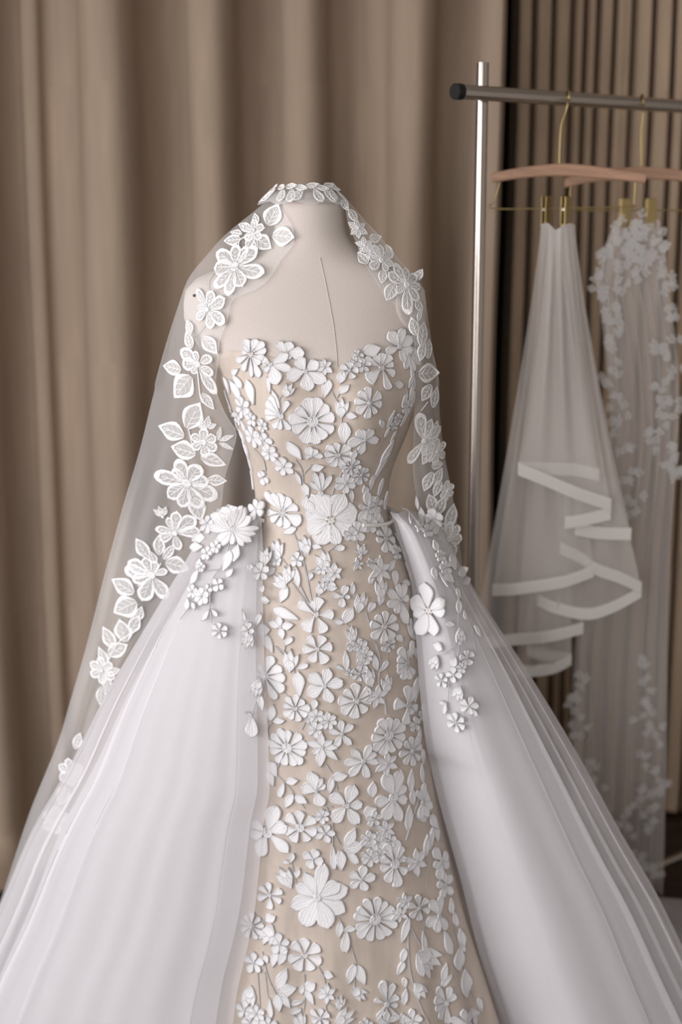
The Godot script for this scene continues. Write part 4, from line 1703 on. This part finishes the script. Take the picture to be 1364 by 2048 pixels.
const SKIRT_RIGHT_LACE := """
F 206 978 0 2 348:527:48 48:405:55 82:351:55 160:459:50 198:500:55 245:324:60 285:392:70
L 238 958 110 175 60
S 10 252 971 252 948 253 907 243 856 242 815
B 255 934 190 167
L 222 916 290 216 80
S 12 249 920 229 902
B 217 883 200 184
F 268 895 1 0 2:151:72 67:165:75 147:159:75 212:170:73 283:158:70
L 248 891 10 229 55
F 259 879 0 0 4:95:70 75:95:74 146:106:68 217:95:68 291:94:70
F 249 866 0 0 355:162:72 86:164:72 181:143:74 271:151:65
F 230 852 1 0 2:152:68 72:157:64 141:160:69 216:157:67 292:151:66
B 258 831 190 178
F 275 809 0 0 23:182:57 88:187:61 159:168:58 236:179:58 305:184:63
L 285 796 150 176 50
F 258 774 1 0 358:207:62 58:218:55 117:211:56 175:213:61 241:221:58 304:222:64
L 238 799 190 286 35
L 231 807 280 150 50
L 210 1096 350 215 60
F 219 1077 0 0 358:110:73 68:110:72 145:123:66 218:114:70 289:116:68
F 228 1055 0 0 3:142:74 67:145:66 142:142:73 217:138:70 289:131:69
L 208 1049 350 228 60
L 235 1037 150 297 50
L 224 1036 160 309 16
L 252 1007 350 189 50
L 253 986 10 256 50
L 264 969 0 162 40
L 245 1060 0 299 60
L 265 1037 70 260 65
L 270 1019 100 205 60
S 10 221 1074 238 1031 251 1004 252 971
S 12 150 1157 165 1150 188 1124
L 181 1169 350 301 22
L 190 1148 355 260 45
F 180 1131 2 0 359:99:49 73:97:49 148:113:47 220:113:51 285:105:47
F 195 1122 0 0 0:111:69 68:123:68 147:126:66 218:124:67 291:110:68
F 209 1133 0 0 1:213:80 72:210:80 148:196:74 218:203:70 292:198:71
L 213 1118 100 217 60
L 164 1144 200 161 40
S 8 278 944 278 930
S 8 281 926 285 901
L 289 937 160 244 30
"""

const VEIL_LEFT_LACE := """
L -81 1691 25 372 75
L -62 1655 97 437 65
L -99 1645 120 338 70
L -121 1645 200 237 60
F -114 1665 0 0 358:169:69 68:168:70 142:188:64 214:197:67 286:194:68
L -130 1671 290 238 60
L -111 1683 340 204 60
L -152 1648 265 289 60
L -145 1660 280 221 50
S 14 -94 1670 -106 1662 -137 1650 -142 1637
F -146 1602 0 1 345:372:50 22:355:45 47:448:55 103:592:38 143:423:50 178:482:42 215:440:50 265:406:60 303:491:42
F -195 1528 0 0 62:355:50 122:355:50 165:304:50 10:304:50 325:372:30 235:254:50 280:186:50
L -230 1494 340 250 60
L -231 1471 340 289 60
L -194 1467 140 366 65
F -216 1430 0 1 312:356:55 270:263:75 350:211:50 60:263:55 125:290:50 152:540:30 215:184:60
L -263 1421 280 386 60
L -244 1389 222 505 72
L -202 1364 150 332 45
S 14 -217 1417 -214 1372 -209 1359
L -230 1333 30 535 62
L -269 1303 290 487 62
S 14 -239 1309 -236 1292 -231 1268
F -205 1312 2 0 330:188:40 18:221:40 68:188:40 282:147:40
F -211 1285 0 3 3:229:64 64:231:64 121:240:65 175:252:62 240:225:60 297:228:60
L -182 1301 15 241 30
L -170 1293 70 255 30
L -171 1279 112 256 30
L -248 1267 285 438 70
L -197 1251 108 438 50
F -246 1203 0 1 345:443:50 35:410:60 82:361:60 120:525:55 160:492:50 195:476:45 235:459:50 285:558:45 318:328:50
L -192 1210 95 327 60
L -231 1153 170 464 60
F -275 1100 0 0 8:401:45 335:301:40 48:468:50 82:435:42 285:335:40 245:301:50 175:301:50
F -297 1133 2 0 310:200:40 345:200:40 20:200:40
L -340 1065 330 388 60
L -307 1074 5 387 50
L -289 1060 40 353 40
L -276 1035 105 422 70
L -320 1048 340 270 50
F -324 1012 0 1 300:458:55 340:339:50 70:288:40 150:458:50 200:509:50 250:356:50 280:475:50 20:271:50
L -381 985 300 461 65
L -378 943 240 498 75
S 14 -305 1038 -324 1008 -353 989
L -352 930 20 292 50
L -364 907 30 396 50
L -387 891 350 432 70
L -417 874 330 434 55
L -402 851 60 434 60
L -430 832 340 401 45
F -434 806 0 0 355:249:59 55:240:57 123:266:64 183:247:57 241:236:64 297:251:61
L -415 804 70 314 50
L -425 781 170 333 50
L -438 754 190 369 50
S 14 -364 892 -397 868 -421 826
L -492 650 20 344 50
F -509 582 0 0 355:271:60 61:262:63 116:248:62 175:256:62 236:256:62 297:252:60
L -526 532 200 409 60
F -545 475 0 0 3:284:63 59:264:64 119:265:61 179:259:58 236:278:58 304:261:58
"""

const VEIL_RIGHT_LACE := """
L 46 1710 150 200 60
L 60 1691 160 237 65
F 69 1668 2 0 355:167:44 58:161:44 123:182:45 180:163:48 235:171:45 300:183:46
F 81 1639 2 0 356:142:46 67:149:47 143:165:45 214:142:45 287:158:46
L 99 1650 80 256 60
F 91 1628 0 0 3:125:69 68:131:68 143:129:71 212:129:66 292:136:75
F 110 1612 0 1 345:273:40 15:273:40 60:273:50 110:219:50 160:201:50 240:255:55 285:219:50
L 113 1586 200 236 60
L 79 1616 320 254 60
L 125 1630 150 221 50
F 155 1570 0 1 335:365:40 300:365:45 10:274:45 55:274:50 100:255:50 145:310:50 187:465:42 245:237:50
L 128 1560 210 308 70
L 179 1586 30 222 60
L 178 1533 170 239 60
L 178 1517 200 183 50
L 169 1497 340 298 60
L 185 1481 20 407 50
L 184 1454 200 300 60
L 196 1454 10 324 50
L 196 1413 90 433 65
L 195 1378 210 304 70
L 211 1364 10 351 50
S 10 197 1360 184 1344
F 190 1287 0 0 345:494:42 20:373:40 60:373:45 120:285:50 215:439:38 170:263:40
L 199 1260 210 342 65
L 211 1297 15 398 50
F 216 1262 0 0 359:224:56 62:219:56 118:225:51 182:224:56 240:245:57 302:247:58
L 217 1236 90 245 60
L 202 1208 200 357 60
L 220 1212 20 314 60
L 220 1191 200 292 60
L 210 1161 340 360 55
L 226 1152 30 385 55
F 239 1181 0 0 356:178:64 56:161:63 123:155:63 183:166:57 237:160:63 302:160:62
F 244 1085 0 1 3:303:58 52:292:54 101:299:56 153:340:55 206:338:51 255:338:56 311:292:58
L 248 1127 10 434 60
L 230 1111 330 273 60
L 243 1055 190 367 60
"""
